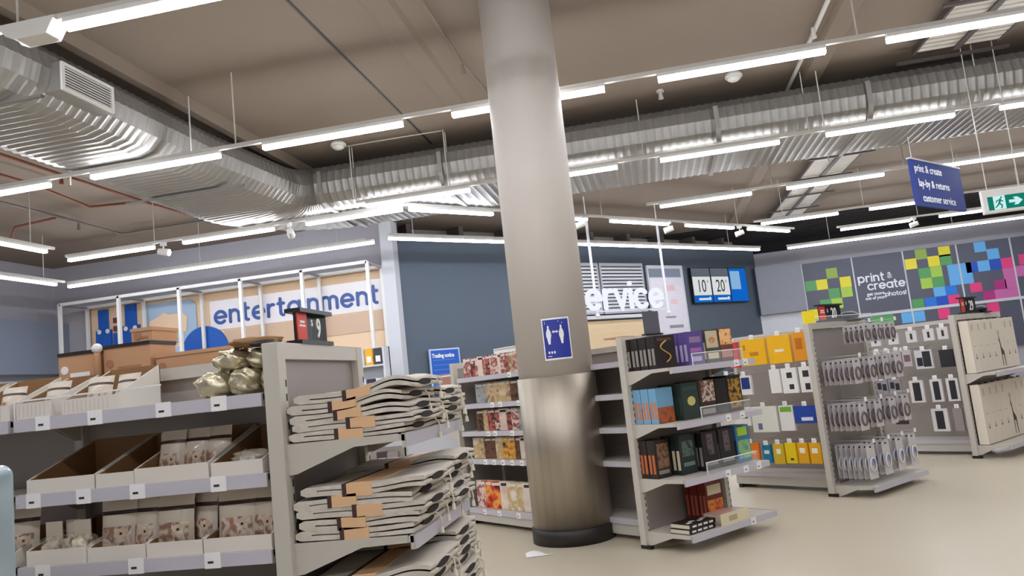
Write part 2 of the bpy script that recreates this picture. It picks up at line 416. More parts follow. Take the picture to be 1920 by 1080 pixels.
light_row([4.51, 6.6, 8.7], 4.3, 'to the right of the viewer', x0=4.2, x1=10.5, rodx=[4.3, 8.5])
# junction box under the nearest row
jb = MB().prism([(-.26, .05), (-.2, -.02), (-.14, -.05), (.1, -.05), (.16, .05)], -.07, .07, 'y').build('emergency_light', m_white, bevel=.01)
jb.location = (-3.83, 4.35, LZ-.015); tag(jb, 'white boxy emergency fitting on the nearest light row at top left', 'emergency light')

def spot():
    t = bpy.data.objects.new('spotlight', None); COL.objects.link(t); t['category'] = 'spotlight'
    MB().box(-.05, .05, -.02, .02, 0, .06).cyl((0, 0, 0), (0, 0, -.06), .012).build('bracket', m_white, t)
    MB().cyl((-.07, .03, -.08), (.08, -.05, -.12), .05, .058, 20).build('head', m_white, t)
    MB().cyl((.08, -.05, -.12), (.084, -.052, -.121), .045, .045, 20).build('lens', m_wash, t)
    return t
for i, (p, lb) in enumerate([((-7.35, 10.72), 'leftmost on the gapped row before the entertainment wall'), ((-5.2, 10.72), 'above the word entertainment'),
        ((-.98, 13.32), 'just right of the column'), ((.6, 15.05), 'above the ventilation louvres'), ((2.12, 16.72), 'above the blue screens'), ((6.3, 18.95), 'before the colourful panels')]):
    place(spot, 'spot', (p[0], p[1], LZ-.02), (0.6, 2.4, 3.6, 3.6, 3.4, 3.4)[i], 'small white spotlight on a light rail, '+lb, 'spotlight', 'rail spotlights')

# ============================================================ DUCTS AND SERVICES
m_duct = M('galvanised_duct', (156, 153, 149), 0.48, 0.6, 0.12, 2.5, bump=0.1, bscale=9)
def duct(name, path, a, b, zc, parent=None, a_end=None, rib=0.145, mat=m_duct, step=0.036):
    pts = [Vector((p[0], p[1])) for p in path]
    S = [0]
    for i in range(1, len(pts)): S.append(S[-1]+(pts[i]-pts[i-1]).length)
    n = int(S[-1]/step)
    def ring_at(u):
        aa = a if a_end is None else a+(a_end-a)*max(0, (u-.72)/.28)
        hf = aa-b
        return hf, [(hf+b*math.cos(math.radians(-90+30*k)), b*math.sin(math.radians(-90+30*k))) for k in range(7)]+[(-hf+b*math.cos(math.radians(90+30*k)), b*math.sin(math.radians(90+30*k))) for k in range(7)]
    vs = []; R = 14; j = 0
    for i in range(n+1):
        d = min(i*step, S[-1]-1e-6)
        while S[j+1] < d: j += 1
        u = (d-S[j])/(S[j+1]-S[j]); p = pts[j].lerp(pts[j+1], u)
        def tan(q):
            q = max(0, min(q, len(pts)-2)); return (pts[q+1]-pts[q]).normalized()
        t = (tan(j-1).lerp(tan(j), .5).lerp(tan(j).lerp(tan(j+1), .5), u)).normalized()
        nx = Vector((-t.y, t.x)); g = (i % 3) == 0
        k = 0.010 if g else 0
        half, ring = ring_at(i/n)
        for (r, z) in ring:
            L = math.hypot(r-(half if r > 0 else -half), z) or 1
            vs.append((p.x+nx.x*(r+(k if r > 0 else -k)), p.y+nx.y*(r+(k if r > 0 else -k)), zc+z*(1+k/b)))
    mb = MB().add(vs, [(i*R+q, i*R+(q+1) % R, (i+1)*R+(q+1) % R, (i+1)*R+q) for i in range(n) for q in range(R)], 0, False)
    mb.add(vs[:R], [list(range(R))]); mb.add(vs[-R:], [list(range(R))])
    return mb.build(name, mat, parent)
path = [(-10.4, 3.55)]
path += [(-7.275+1.7*math.sin(math.radians(t)), 3.55+1.7*(1-math.cos(math.radians(t)))) for t in range(10, 91, 8)]
path += [(-5.575, 5.4+i*.5) for i in range(10)]
path += [(-4.5-1.075*math.cos(math.radians(t)), 10.075+1.075*math.sin(math.radians(t))) for t in range(0, 91, 9)]
dt = thing('air_duct', 'large corrugated silver duct running in from the left and turning right under the ceiling', 'duct')
duct('duct_left_run', path, .725, .31, 4.54, dt, a_end=1.0)
duct('duct_long_run', [(-4.5+i*.9, 11.15) for i in range(20)], 1.0, .31, 4.54, dt)
for X in (-4.4, -2.6, 1.2, 3.1, 7.2): MB().prism([(10.10, 4.7), (10.10, 4.4), (10.2, 4.25), (10.45, 4.2), (11.9, 4.2), (11.9, 4.22), (10.46, 4.22), (10.22, 4.27), (10.125, 4.41), (10.125, 4.7)], X-.03, X+.03, 'x').build('joint_strap', m_duct, dt)
for X, Y in ((-3.9, 10.1), (-2.5, 10.1), (2.5, 10.1), (3.0, 12.2), (6.5, 10.1), (-4.8, 7.6), (-6.35, 7.6)):
    MB().cyl((X, Y, 4.2), (X, Y, 5.0), .009, n=8).build('hanger_rod', m_rod, dt)
for Y in (5.4, 8.62): MB().box(-6.4, -4.75, Y-.02, Y+.02, 4.19, 4.21).build('support_bar', M('galv_dark', (120, 116, 112), .5, .6), dt)
gr = thing('air_grille', 'white framed air grille standing on the shoulder of the left duct', 'vent', (-4.76, 5.62, 4.34))
MB().box(-.2, .0, 0, .66, 0, .26).build('plenum', m_duct, gr)
MB().box(0, .02, 0, .66, 0, .03).box(0, .02, 0, .66, .23, .26).box(0, .02, 0, .035, .03, .23).box(0, .02, .625, .66, .03, .23).build('frame', m_white, gr)
gl = MB().box(.001, .004, .035, .625, .03, .23, 1)
for i in range(8): gl.box(.004, .016, .035, .625, .037+i*.025, .046+i*.025, 0)
gl.build('louvres', [m_white, m_dark], gr)
# ladder trays
def tray(x0, x1, y0, y1, z, label):
    t = thing('cable_tray', label, 'cable tray', (0, 0, z))
    MB().box(x0, x0+.03, y0, y1, 0, .07).box(x1-.03, x1, y0, y1, 0, .07).box((x0+x1)/2-.04, (x0+x1)/2+.04, y0, y1, -.02, .0).build('side_rails', M('tray_dark', (70, 62, 58), .6), t)
    r = MB(); n = int((y1-y0)/.13)
    for i in range(n): r.box(x0+.03, x1-.03, y0+i*.13, y0+i*.13+.095, .01, .03)
    r.build('slats', M('tray_pale', (196, 190, 180), .5), t)
    for i in range(int((y1-y0)/1.6)+1): MB().box(x0-.15, x1+.15, y0+.3+i*1.6, y0+.36+i*1.6, -.05, -.02).build('cross_bar', M('tray_dark', (70, 62, 58), .6), t)
    for i in (0, 1): MB().cyl((x0-.1 if i else x1+.1, y0+.33, -.05), (x0-.1 if i else x1+.1, y0+.33, 5.0-z), .01, n=8).build('rod', m_rod, t)
tray(3.6, 4.6, 6.5, 9.9, 4.86, 'pale slatted cable tray under the ceiling at the top right, before the long duct')
tray(3.3, 4.15, 12.3, 21, 4.8, 'pale slatted cable tray running away beyond the long duct')
# sprinkler pipes on the left
m_rp = M('red_pipe', (128, 70, 52), .6); m_gp = M('grey_pipe', (112, 104, 100), .6)
def pipe(pts, r, mat, label, name='sprinkler_pipe', heads=()):
    t = thing(name, label, 'pipe', (0, 0, 0))
    MB().tube(pts, r, 8).build('pipe_run', mat, t)
    for h in heads: MB().cyl(h, (h[0], h[1], h[2]-.12), .018, .03, 10).build('sprinkler_head', mat, t)
pipe([(-7.5, 5, 4.85), (-7.58, 8.8, 4.85), (-7.6, 10.65, 4.85), (-7.55, 11.7, 4.85)], .022, m_rp, 'red sprinkler pipe running beside the left duct', heads=[(-7.58, 8.9, 4.83)])
pipe([(-8.25, 5, 4.86), (-8.2, 9.06, 4.86), (-8.45, 10.5, 4.86), (-7.62, 10.66, 4.86)], .02, m_rp, 'red sprinkler branch pipe bending to meet the pipe beside the left duct')
pipe([(-9.22, 5, 4.86), (-9.22, 10.85, 4.86), (-9.29, 12.36, 4.86), (-6.7, 12.3, 4.86)], .022, m_gp, 'grey pipe turning along the ceiling at the far left', heads=[(-9.24, 11.2, 4.84), (-9.28, 12.1, 4.84)])
pipe([(-10.6, 11.2, 4.7), (-10.2, 10.9, 4.86), (-9.3, 10.76, 4.86)], .02, m_rp, 'short red pipe branch at the far left of the ceiling')
pipe([(-1.67, -2, 4.95), (-1.67, 7.9, 4.95), (-1.6, 8.66, 4.93), (-1.6, 9.9, 4.93)], .018, m_ceil, 'thin painted conduit on the ceiling meeting the column', 'conduit', heads=[(-1.67, 7.95, 4.94)])
pipe([(2.2, 6, 4.95), (2.24, 9.0, 4.95), (2.24, 10.9, 4.93), (2.4, 12.0, 4.93)], .025, m_rod, 'pale bent conduit on the ceiling above the long duct', 'conduit', heads=[(2.2, 8.7, 4.95)])
pipe([(-3.9, 10.0, 4.96), (-3.2, 10.0, 4.96), (-2.5, 10.02, 4.96)], .008, m_rod, 'thin cable running across the ceiling from the left smoke detector', 'cable')
for i, (X, Y, lb) in enumerate([(-3.98, 9.9, 'left of the column beside a ceiling cable'), (1.45, 9.85, 'right of the column')]):
    def det():
        t = bpy.data.objects.new('smoke_detector', None); COL.objects.link(t)
        MB().lathe([(.10, 0), (.11, -.03), (.11, -.05)], 24).build('base', m_white, t)
        MB().lathe([(.085, -.05), (.085, -.075), (.05, -.1), (.01, -.105)], 24).build('dome', m_white, t)
        return t
    place(det, 'det', (X, Y, CEIL), 0, 'round white smoke detector on the ceiling, '+lb, 'smoke detector', 'smoke detectors')
o = MB().cyl((0, 0, 0), (0, 0, -.03), .05, .05, 14).cyl((0, 0, -.03), (0, 0, -.12), .02, .035, 12).build('ceiling_sensor', m_rod); o.location = (.52, 10.0, 5.0)
tag(o, 'small sensor on the ceiling between the column and the round detector', 'sensor')
o = MB().tube([(5.0+.12*math.cos(t*math.pi/10), 8.6+.12*math.sin(t*math.pi/10), 4.97) for t in range(20)], .02, 8, closed=True).build('ring_fitting', m_ink)
tag(o, 'dark ring fitting on the ceiling at the top right corner', 'fitting')

# ============================================================ ENTERTAINMENT WALL
ew = thing('wall_sign', 'wide entertainment wall sign with blue lettering on a white band over beige panels', 'sign', (0, 14.62, 0))
m_beige = M('beige_sign_panel', (236, 205, 170), .5, 0, .03); m_tan = M('tan_stripe', (205, 176, 150), .5, 0, .03)
m_wband = M('white_band', (232, 228, 230), .5, 0, .02); m_sky = M('pale_blue_card', (168, 190, 212), .5, 0, .03)
m_blue = M('royal_blue_print', (24, 88, 178), .45); m_ltx = M('letter_blue', (40, 78, 148), .4)
bp = MB().box(-11.95, -5.2, .06, .12, 2.2, 4.0)
bp.build('backing_panel', m_beige, ew)
MB().box(-9.05, -5.2, .04, .06, 3.14, 3.76).build('white_band', m_wband, ew)
MB().box(-8.75, -5.2, .04, .06, 2.72, 3.12).build('tan_stripe', m_tan, ew)
MB().box(-12.0, -5.2, .03, .07, 1.0, 2.35).build('lower_white_panel', m_wband, ew)
sg = MB()
for i in range(6): sg.box(-11.9+i*1.34, -11.88+i*1.34, .02, .045, 2.2, 4.0)
sg.build('panel_joints', M('joint_grey', (150, 140, 134), .6), ew)
word = 'entertainment'
wid = sum(GL[c][1]+.42 for c in word)-.42
xh = 3.6/wid
letters('lettering', word, xh, .065, m_ltx, ew, (-8.93, .035, 3.28), .012)
gm = MB()
for x0, x1, z1 in ((-11.75, -11.38, 3.9), (-11.1, -10.7, 3.93)):
    gm.box(x0, x1, 0.0, .05, 2.3, z1-.45).box(x0+.07, x1-.07, 0.0, .05, z1-.45, z1)
gm.box(-11.37, -11.12, 0.0, .05, 2.3, 3.1).box(-11.33, -11.18, 0.0, .05, 3.1, 3.36)
gm.build('blue_tower_print', m_blue, ew)
for z in (3.4, 3.58): MB().box(-11.32, -11.19, 0, .05, z, z+.11).build('red_block', M('maroon_print', (120, 60, 66), .5), ew)
dd = MB()
for x in (-11.66, -11.46, -11.02, -10.8): dd.cyl((x, -.004, 3.42), (x, 0, 3.42), .05, n=12)
dd.build('white_dots', m_wband, ew)
MB().prism([(-10.6, 3.0), (-9.5, 3.0), (-9.36, 3.12), (-9.36, 3.75), (-9.5, 3.88), (-10.6, 3.88)], .02, .05, 'y').box(-10.6, -9.3, .02, .05, 2.5, 2.9).build('pale_blue_card', m_sky, ew)
MB().prism([(-10.45, 3.2), (-9.6, 3.2), (-9.56, 3.5), (-9.66, 3.6), (-10.0, 3.6), (-10.1, 3.66), (-10.2, 3.6), (-10.45, 3.5)], .0, .02, 'y').build('cream_shape', m_beige, ew)
MB().prism([(-9.18+.53*math.cos(a*math.pi/24), 2.72+.53*math.sin(a*math.pi/24)) for a in range(49)], -.02, .05, 'y').build('blue_disc', m_blue, ew)

fr = thing('display_stand', 'tall white tubular frame standing in front of the entertainment sign', 'frame', (0, 13.75, 0))
xs = [-11.86, -10.5, -9.14, -7.8, -6.5, -5.15]
for yy in (0, .78):
    for X in xs: MB().box(X-.03, X+.03, yy-.03, yy+.03, 0, 3.98).build('post', m_white, fr)
MB().box(xs[0], xs[-1], -.03, .03, 3.94, 4.0).box(xs[0], xs[-1], .75, .81, 3.94, 4.0).build('top_rail', m_white, fr)
for X in xs: MB().box(X-.02, X+.02, .03, .75, 3.94, 3.98).build('cross_rail', M('rail_grey', (150, 148, 150), .5), fr)
# shelves of small goods right below the sign
m_gad = picture('gadget_packs', [(60, 60, 70), (190, 190, 205), (225, 225, 235), (120, 110, 120)], 7)
eb = thing('shelving_bay', 'far display bay of small hanging packs below the entertainment sign', 'shelving', (-5.75, 13.3, 0))
MB().box(0, .95, .25, .3, 0, 2.3).box(0, .04, 0, .3, 0, 2.3).box(.91, .95, 0, .3, 0, 2.3).build('back_panel', m_walw, eb)
for z in (.5, .95, 1.4, 1.95): MB().box(.04, .91, 0, .25, z, z+.03).build('shelf', m_walw, eb)
cols = [((236, 172, 30), 'yellow'), ((60, 58, 66), 'dark grey'), ((214, 210, 226), 'pale lilac'), ((40, 44, 80), 'navy'), ((200, 205, 214), 'silver')]
for r_, z in enumerate((1.43, 1.98)):
    for i in range(5):
        c, nm = cols[(i+2*r_) % 5]
        h = .3
        tag(MB().box(0, .15, 0, .05, 0, h).box(.03, .12, -.004, 0, .05, .16, 1).build('gadget_box', [M('gad_'+nm, c, .5), m_tag], loc=(-5.70+i*.172, 13.33, z)), f'{nm} boxed gadget, {ORD[i]} from the left on the {"lower" if r_ == 0 else "upper"} shelf below the entertainment sign', 'box', 'boxed gadgets below the entertainment sign')
# service desk seen through the end bay gap
sd = thing('service_desk', 'bright white service desk with a black stripe behind the folded mats', 'counter', (-3.35, 9.1, 0), 0.15)
MB().box(0, 1.0, 0, .6, 0, 1.12).build('desk_body', m_walw, sd, bevel=.02)
MB().box(-.004, 1.004, -.006, .1, .48, .55).build('black_stripe', m_black, sd)
MB().box(-.03, 1.03, -.04, .63, 1.12, 1.15).build('desk_top', m_white, sd)
for i, (c, nm, x, z, h) in enumerate([((20, 40, 220), 'bright blue', 0, .42, .2), ((70, 55, 58), 'dark brown', .2, .62, .13), ((150, 140, 135), 'grey', .33, .62, .12), ((235, 225, 205), 'cream', .14, .42, .12), ((130, 60, 60), 'dark red', .33, .44, .14)]):
    o = MB().box(0, .13, 0, .03, 0, h).box(.02, .11, -.003, 0, h*.2, h*.45, 1).build('hanging_pack', [M('hp'+str(i), c, .4), m_tag], loc=(-3.55+x, 8.72, z))
    tag(o, nm+' hanging pack on the small rack before the white service desk', 'pack')
rk = thing('display_rack', 'small wire rack of packs before the white service desk', 'rack', (-3.62, 8.77, 0))
MB().box(0, .62, 0, .015, .35, .8).build('rack_panel', m_metal_d, rk); MB().box(0, .03, 0, .03, 0, .85).box(.6, .63, 0, .03, 0, .85).box(0, .63, -.15, .15, 0, .03).build('rack_frame', m_metal, rk)

# ============================================================ SLATE WALL: louvres, posters, screens, hanging word
def sl(x, y, z): return (-4.97+x*PX-y*PY, 14.8+x*PY+y*PX, z)
lv = thing('louvre_unit', 'white framed ventilation louvres on the slate wall behind the word service', 'vent', sl(4.6, -.12, 0), TH)
MB().box(0, 2.6, 0, .1, 2.8, 4.08).build('louvre_backing', m_dark, lv)
for a, b in ((0, 1.0), (1.05, 2.6)):
    MB().box(a, b, -.03, .0, 4.0, 4.08).box(a, b, -.03, 0, 2.8, 2.86).box(a, a+.05, -.03, 0, 2.86, 4.0).box(b-.05, b, -.03, 0, 2.86, 4.0).build('louvre_frame', m_wallg, lv)
    l = MB()
    for i in range(13): l.prism([(-.03, 2.87+i*.087), (0, 2.90+i*.087), (0, 2.935+i*.087), (-.03, 2.915+i*.087)], a+.05, b-.05, 'x')
    l.build('louvre_slats', m_walw, lv)
MB().box(-.1, 2.7, -.3, .0, 2.66, 2.74).build('ledge', m_walw, lv)
cb = thing('wall_cabinet', 'pale wooden cabinet wall under the louvres behind the book shelves', 'cabinet', sl(4.45, -.3, 0), TH)
m_pine = M('pale_wood', (222, 196, 158), .5, 0, .08, 2, stretch=(1, 1, 6))
MB().box(0, 2.8, 0, .28, 0, 2.62).build('carcass', m_pine, cb)
MB().box(.05, 1.35, -.02, 0, .1, 2.2).box(1.4, 2.75, -.02, 0, .1, 2.2).build('doors', m_pine, cb)
ps = thing('wall_poster', 'tall pale poster with a dark header on the slate wall beside the louvres', 'poster', sl(7.4, -.1, 0), TH)
MB().box(0, 1.42, 0, .06, 2.0, 4.04).build('panel', m_walw, ps)
MB().box(.06, 1.3, -.01, 0, 3.72, 3.95).build('dark_header', m_fascia, ps)
MB().box(.06, 1.36, -.006, 0, 2.0, 3.7).build('sheet', M('poster_white', (226, 222, 232), .5), ps)
MB().box(.55, 1.0, -.01, -.006, 3.35, 3.5).box(.8, 1.05, -.01, -.006, 3.0, 3.12).build('pink_print', M('pink_print', (236, 196, 200), .5), ps)
MB().box(.5, .9, -.01, -.006, 2.62, 2.67).box(.6, 1.15, -.01, -.006, 2.35, 2.43).build('grey_print', M('grey_print', (150, 150, 158), .5), ps)
# screens
tv = thing('menu_screens', 'bank of three blue and white price screens on the slate wall reading 10c and 20c', 'screen', sl(9.1, -.14, 0), TH)
m_sc_w = ME('screen_white', (232, 236, 236), 0.300); m_sc_b = ME('screen_blue', (20, 110, 215), 0.283); m_sc_g = ME('screen_grey', (120, 128, 140), 0.212)
for i, nm in enumerate(('10', '20', '')):
    x = i*.83
    s_ = MB().box(x, x+.82, 0, .08, 2.98, 3.98).build('screen', m_black, tv)
    if nm:
        MB().box(x+.02, x+.8, -.004, 0, 3.0, 3.96).build('screen_grey_area', m_sc_g, s_)
        MB().box(x+.03, x+.79, -.008, -.004, 3.2, 3.72).build('screen_card', m_sc_w, s_)
        MB().box(x+.02, x+.8, -.008, -.004, 3.0, 3.19).build('screen_blue_band', m_sc_b, s_)
        text('price_digits', nm, .5, m_ink, s_, (x+.38, -.012, 3.29), .002, 'CENTER', sx=.8)
        text('cent_mark', 'c', .16, m_ink, s_, (x+.66, -.012, 3.55), .002, 'CENTER')
        MB().box(x+.2, x+.62, -.012, -.008, 3.06, 3.12).cyl((x+.68, -.012, 3.1), (x+.68, -.008, 3.1), .05, n=14).build('logo_strip', m_sc_w, s_)
    else:
        MB().box(x+.02, x+.8, -.004, 0, 3.0, 3.96).build('screen_blue_area', m_sc_b, s_)
        MB().box(x+.06, x+.5, -.008, -.004, 3.35, 3.88).build('screen_highlight', ME('screen_pale', (150, 195, 235), 0.283), s_)
bn = thing('notice_board', 'blue notice board with a white frame low on the slate wall left of the column', 'notice', sl(.58, -.1, 0), TH)
MB().box(0, .74, 0, .04, .95, 2.24).build('frame', M('board_frame_pale', (190, 205, 235), .5), bn)
MB().box(.03, .71, -.006, 0, .98, 2.21).build('blue_sheet', M('notice_blue', (30, 92, 190), .5), bn)
text('heading', 'Trading notice', .115, m_tag, bn, (.05, -.01, 2.06), .001, sx=.8, bold=.004)
tl = MB()
for i in range(7): tl.box(.07, .6-(i % 3)*.07, -.009, -.006, 2.0-.1*i, 2.015-.1*i)
tl.build('fine_lines', M('fine_line', (90, 130, 205), .5), bn)

# hanging word "service"
m_sign_w = M('sign_white', (236, 238, 244), .4)
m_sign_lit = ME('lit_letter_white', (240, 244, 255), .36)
hx, hy = -1.22, 15.17
hs = thing('hanging_sign', 'white cut-out word service hanging on two white rods', 'sign', (hx, hy, 0), TH)
wd = 'service'; wid = sum(GL[c][1]+.38 for c in wd)-.38; xh2 = .358
o, adv = letters('lettering', wd, xh2, .09, m_sign_lit, hs, (-.33, -.03, 2.67), .05, gap=.38)
for X in (.34, 2.47):
    MB().cyl((X, .03, 2.56), (X, .03, 4.6), .028, .028, 12).cyl((X, .03, 4.6), (X, .03, 5.0), .012, .012, 8).build('rod', m_sign_w, hs)
    b = MB(); b.puff((X, .03, 2.53), .05, .05, .05, e=1.0); b.build('ball_end', m_sign_w, hs)
MB().box(-.35, 2.5, .04, .06, 2.60, 2.63).build('carrier_bar', m_sign_w, hs)

# ============================================================ PRINT AND CREATE WALL
pw = thing('wall_sign', 'dark grey photo wall of coloured squares with the words print and create', 'sign', (0, 23.78, 0))
m_pwd = M('panel_slate', (88, 90, 106), .5, 0, .03)
xs2 = [4.6, 6.02, 7.43, 8.88, 10.3, 11.7, 13.1]
for a, b in zip(xs2[:-1], xs2[1:]): MB().box(a+.02, b-.02, 0, .08, 2.24, 3.93).build('slate_panel', m_pwd, pw)
MB().box(4.6, 13.1, 0, .08, .9, 2.16).build('lower_panel', m_pwd, pw)
tr = MB()
for X in xs2: tr.box(X-.02, X+.02, -.02, .08, .9, 3.93)
tr.box(4.6, 13.1, -.03, .08, 2.16, 2.24); tr.build('white_trim', m_walw, pw)
CC = {'ol': (150, 178, 66), 'gr': (84, 160, 92), 'ye': (236, 222, 30), 'li': (170, 205, 74), 'lb': (100, 178, 238), 'bl': (28, 120, 222), 'db': (22, 80, 190), 'pk': (232, 66, 130), 'ma': (205, 110, 172), 'mg': (178, 50, 128)}
ccm = {k: M('square_'+k, v, .45, 0, .03) for k, v in CC.items()}; keys = list(CC)
SQL = [(5.43, 3.55, 'ol'), (4.8, 3.25, 'gr'), (5.11, 3.25, 'ye'), (5.77, 3.25, 'ye'), (5.41, 2.95, 'gr'), (5.76, 2.95, 'li'), (5.13, 2.65, 'gr'), (5.45, 2.65, 'li'), (4.8, 2.4, 'ye'),
    (7.93, 3.78, 'ol'), (8.56, 3.78, 'ye'), (7.62, 3.53, 'ye'), (8.24, 3.53, 'ye'), (8.56, 3.53, 'gr'), (7.94, 3.22, 'gr'), (8.26, 3.22, 'li'), (7.95, 2.92, 'li'), (8.27, 2.92, 'gr'), (9.04, 3.22, 'lb'), (9.04, 2.92, 'lb'), (8.25, 2.62, 'lb'), (8.56, 2.62, 'bl'), (7.63, 2.38, 'gr'), (7.97, 2.38, 'bl'), (8.28, 2.38, 'db'), (8.6, 2.38, 'pk'), (8.72, 3.22, 'lb'), (8.72, 2.92, 'lb'),
    (9.51, 3.78, 'lb'), (9.82, 3.53, 'lb'), (9.21, 3.22, 'db'), (9.52, 3.22, 'lb'), (9.83, 3.22, 'db'), (10.14, 3.22, 'pk'), (10.14, 2.92, 'ma'), (10.14, 2.62, 'ma'), (9.86, 2.62, 'mg'), (9.22, 2.62, 'pk'), (9.52, 2.38, 'mg'), (9.83, 2.38, 'ma'), (10.14, 2.38, 'ma'),
    (9.57, 2.0, 'pk'), (8.27, 2.0, 'pk'), (7.28, 2.0, 'lb'), (7.6, 2.0, 'lb'), (6.76, 2.0, 'gr'), (6.45, 2.0, 'gr'), (10.61, 3.27, 'pk'), (10.47, 2.95, 'ma'), (10.75, 2.6, 'pk'), (11.0, 2.9, 'ma')]
for x, z, c in SQL: MB().box(x-.155, x+.155, -.006, 0, (z-.15 if z != 2.62 else z-.115)-(.02 if z == 2.38 else 0), min(z+(.15 if z != 2.38 else .12), 3.92)).build('coloured_square', ccm[c], pw)
letters('lettering', 'print', .155, .042, m_sign_w, pw, (6.13, -.004, 3.17), .01)
letters('lettering', '&', .14, .03, m_sign_w, pw, (6.93, -.004, 3.22), .01)
letters('lettering', 'create', .152, .042, m_sign_w, pw, (6.36, -.004, 2.93), .01, gap=.34)
text('small_lettering', 'get more', .13, m_sign_w, pw, (6.3, -.006, 2.76), .003, bold=.004)
text('small_lettering', 'out of your', .13, m_sign_w, pw, (6.24, -.006, 2.64), .003, bold=.004, sx=.9)
letters('lettering', 'photos!', .08, .024, m_sign_w, pw, (6.8, -.004, 2.69), .01, gap=.34)

# hanging blue directory sign and the exit sign
ds = thing('hanging_sign', 'blue hanging directory sign with three lines of white text at the upper right', 'sign', (3.84, 11.35, 3.22), TH+.02)
dsb = MB().box(0, 1.66, -.02, .02, 0, .68).build('board', M('directory_blue', (30, 52, 128), .7, 0, .05), ds)
for i, s_ in enumerate(('print & create', 'lay-by & returns', 'customer service')):
    text('lettering', s_, .16, m_sign_w, ds, (.08+.06*i, -.024, .5-.215*i), .002, sx=.98, bold=.001)
for X in (.1, 1.56): MB().cyl((X, 0, .68), (X, 0, 5-3.22), .006, n=6).build('hanging_wire', m_rod, ds)
MB().box(-.02, 1.68, -.026, .026, .67, .69).build('top_edge', m_rod, ds)
ex = thing('exit_sign', 'green and white running-man exit sign with an arrow hanging at the right edge', 'exit sign', (4.12, 10.0, 2.78))
MB().box(0, .52, -.02, .06, 0, .29).build('casing', m_white, ex, bevel=.008)
MB().box(.05, .48, -.024, -.02, .035, .2).build('green_face', ME('exit_green', (20, 130, 112), 0.318), ex)
MB().box(.11, .24, -.027, -.024, .035, .2).build('white_doorway', ME('exit_white', (205, 240, 238), 0.353), ex)
mn = MB()
mg = ME('exit_green', (20, 130, 112), 0.318)
for a, b, r in (((.19, .165), (.17, .11), .011), ((.17, .11), (.2, .08), .008), ((.2, .08), (.185, .045), .007), ((.17, .11), (.145, .08), .008), ((.145, .08), (.12, .06), .006), ((.185, .15), (.215, .125), .006), ((.185, .15), (.15, .145), .006), ((.15, .145), (.135, .12), .006)):
    dx, dz = b[0]-a[0], b[1]-a[1]; L = math.hypot(dx, dz); nx, nz = -dz/L*r, dx/L*r
    mn.prism([(a[0]+nx, a[1]+nz), (a[0]-nx, a[1]-nz), (b[0]-nx, b[1]-nz), (b[0]+nx, b[1]+nz)], -.029, -.027, 'y')
mn.cyl((.2, -.029, .178), (.2, -.027, .178), .011, n=10)
mn.build('running_man', mg, ex)
MB().prism([(.28, .1), (.28, .135), (.35, .135), (.33, .165), (.375, .165), (.43, .118), (.375, .07), (.33, .07), (.35, .1)], -.027, -.024, 'y').build('arrow', ME('exit_white', (205, 240, 238), 0.353), ex)
for X in (.08, .44): MB().cyl((X, .02, .29), (X, .02, 5-2.78), .006, n=6).build('hanging_wire', m_rod, ex)

# ============================================================ SHELVING
class Gon:
    """local frame: x across the end bay, -y outwards from the end, +y along the run"""
    def __init__(s, x, y, r): s.x, s.y, s.r = x, y, r
    def W(s, x, y, z):
        c, k = math.cos(s.r), math.sin(s.r); return (s.x+x*c-y*k, s.y+x*k+y*c, z)
def bracket(mb, x0, x1, D, z):
    mb.prism([(0, z), (-D+.02, z), (-D+.02, z-.025), (-D*.6, z-.03), (-.06, z-.105), (0, z-.11)], x0, x1, 'x')
def shelf(parent, W, D, z, tags=(), name='shelf', x0=.03, fence=None):
    sh = MB().box(x0, W-x0, -D, -.005, z-.022, z).box(x0, W-x0, -D-.002, -D+.012, z-.045, z+.004).build(name, m_metal, parent)
    for a in (x0-.0045, W-x0+.0005):
        b = MB(); bracket(b, a, a+.004, D, z+.0035); b.build('bracket', m_metal, sh)
    MB().box(x0, W-x0, -D-.012, -D-.003, z-.043, z+.002).build('price_strip', m_strip, sh)
    for t in tags: MB().box(t-.03, t+.03, -D-.016, -D-.012, z-.045, z+.008).box(t-.018, t+.004, -D-.0165, -D-.016, z-.028, z-.02, 1).build('price_ticket', [m_tag, m_ink], sh)
    if fence:
        a, b, h = fence
        MB().box(a, b, -D+.004, -D+.008, z, z+h).build('clear_riser', m_clear, sh)
        MB().box(a, b, -D+.003, -D+.009, z+h, z+h+.006).box(a, a+.005, -D+.003, -D+.009, z, z+h).build('riser_rim', m_tag, sh)
    return sh
def end_bay(G, label, W, H, D, levels, panel=m_metal_d, flip=False, base=None, bev=True):
    r = thing('shelving_end_bay', label, 'shelving', G.W(W, 0, 0) if flip else G.W(0, 0, 0), G.r+(math.pi if flip else 0))
    for a in (0, W-.06):
        u = MB().box(a, a+.06, -.03, .03, .03, H).build('upright', m_metal, r, bevel=.003)
        sl_ = MB()
        for i in range(int((H-.2)/.05)): sl_.box(a+.045, a+.052, -.0315, -.03, .12+i*.05, .145+i*.05)
        sl_.build('slots', m_ink, u)
        MB().box(a+.01, a+.05, -.06, .04, 0, .03).build('foot', m_black, r)
    MB().box(.06, W-.06, .0, .02, .12, H-.05).build('back_panel', panel, r)
    MB().box(.06, W-.06, -.025, .03, H-.06, H).build('top_rail', m_metal, r)
    for l in levels: shelf(r, W, D, l[0], l[1], fence=l[2] if len(l) > 2 else None)
    return r
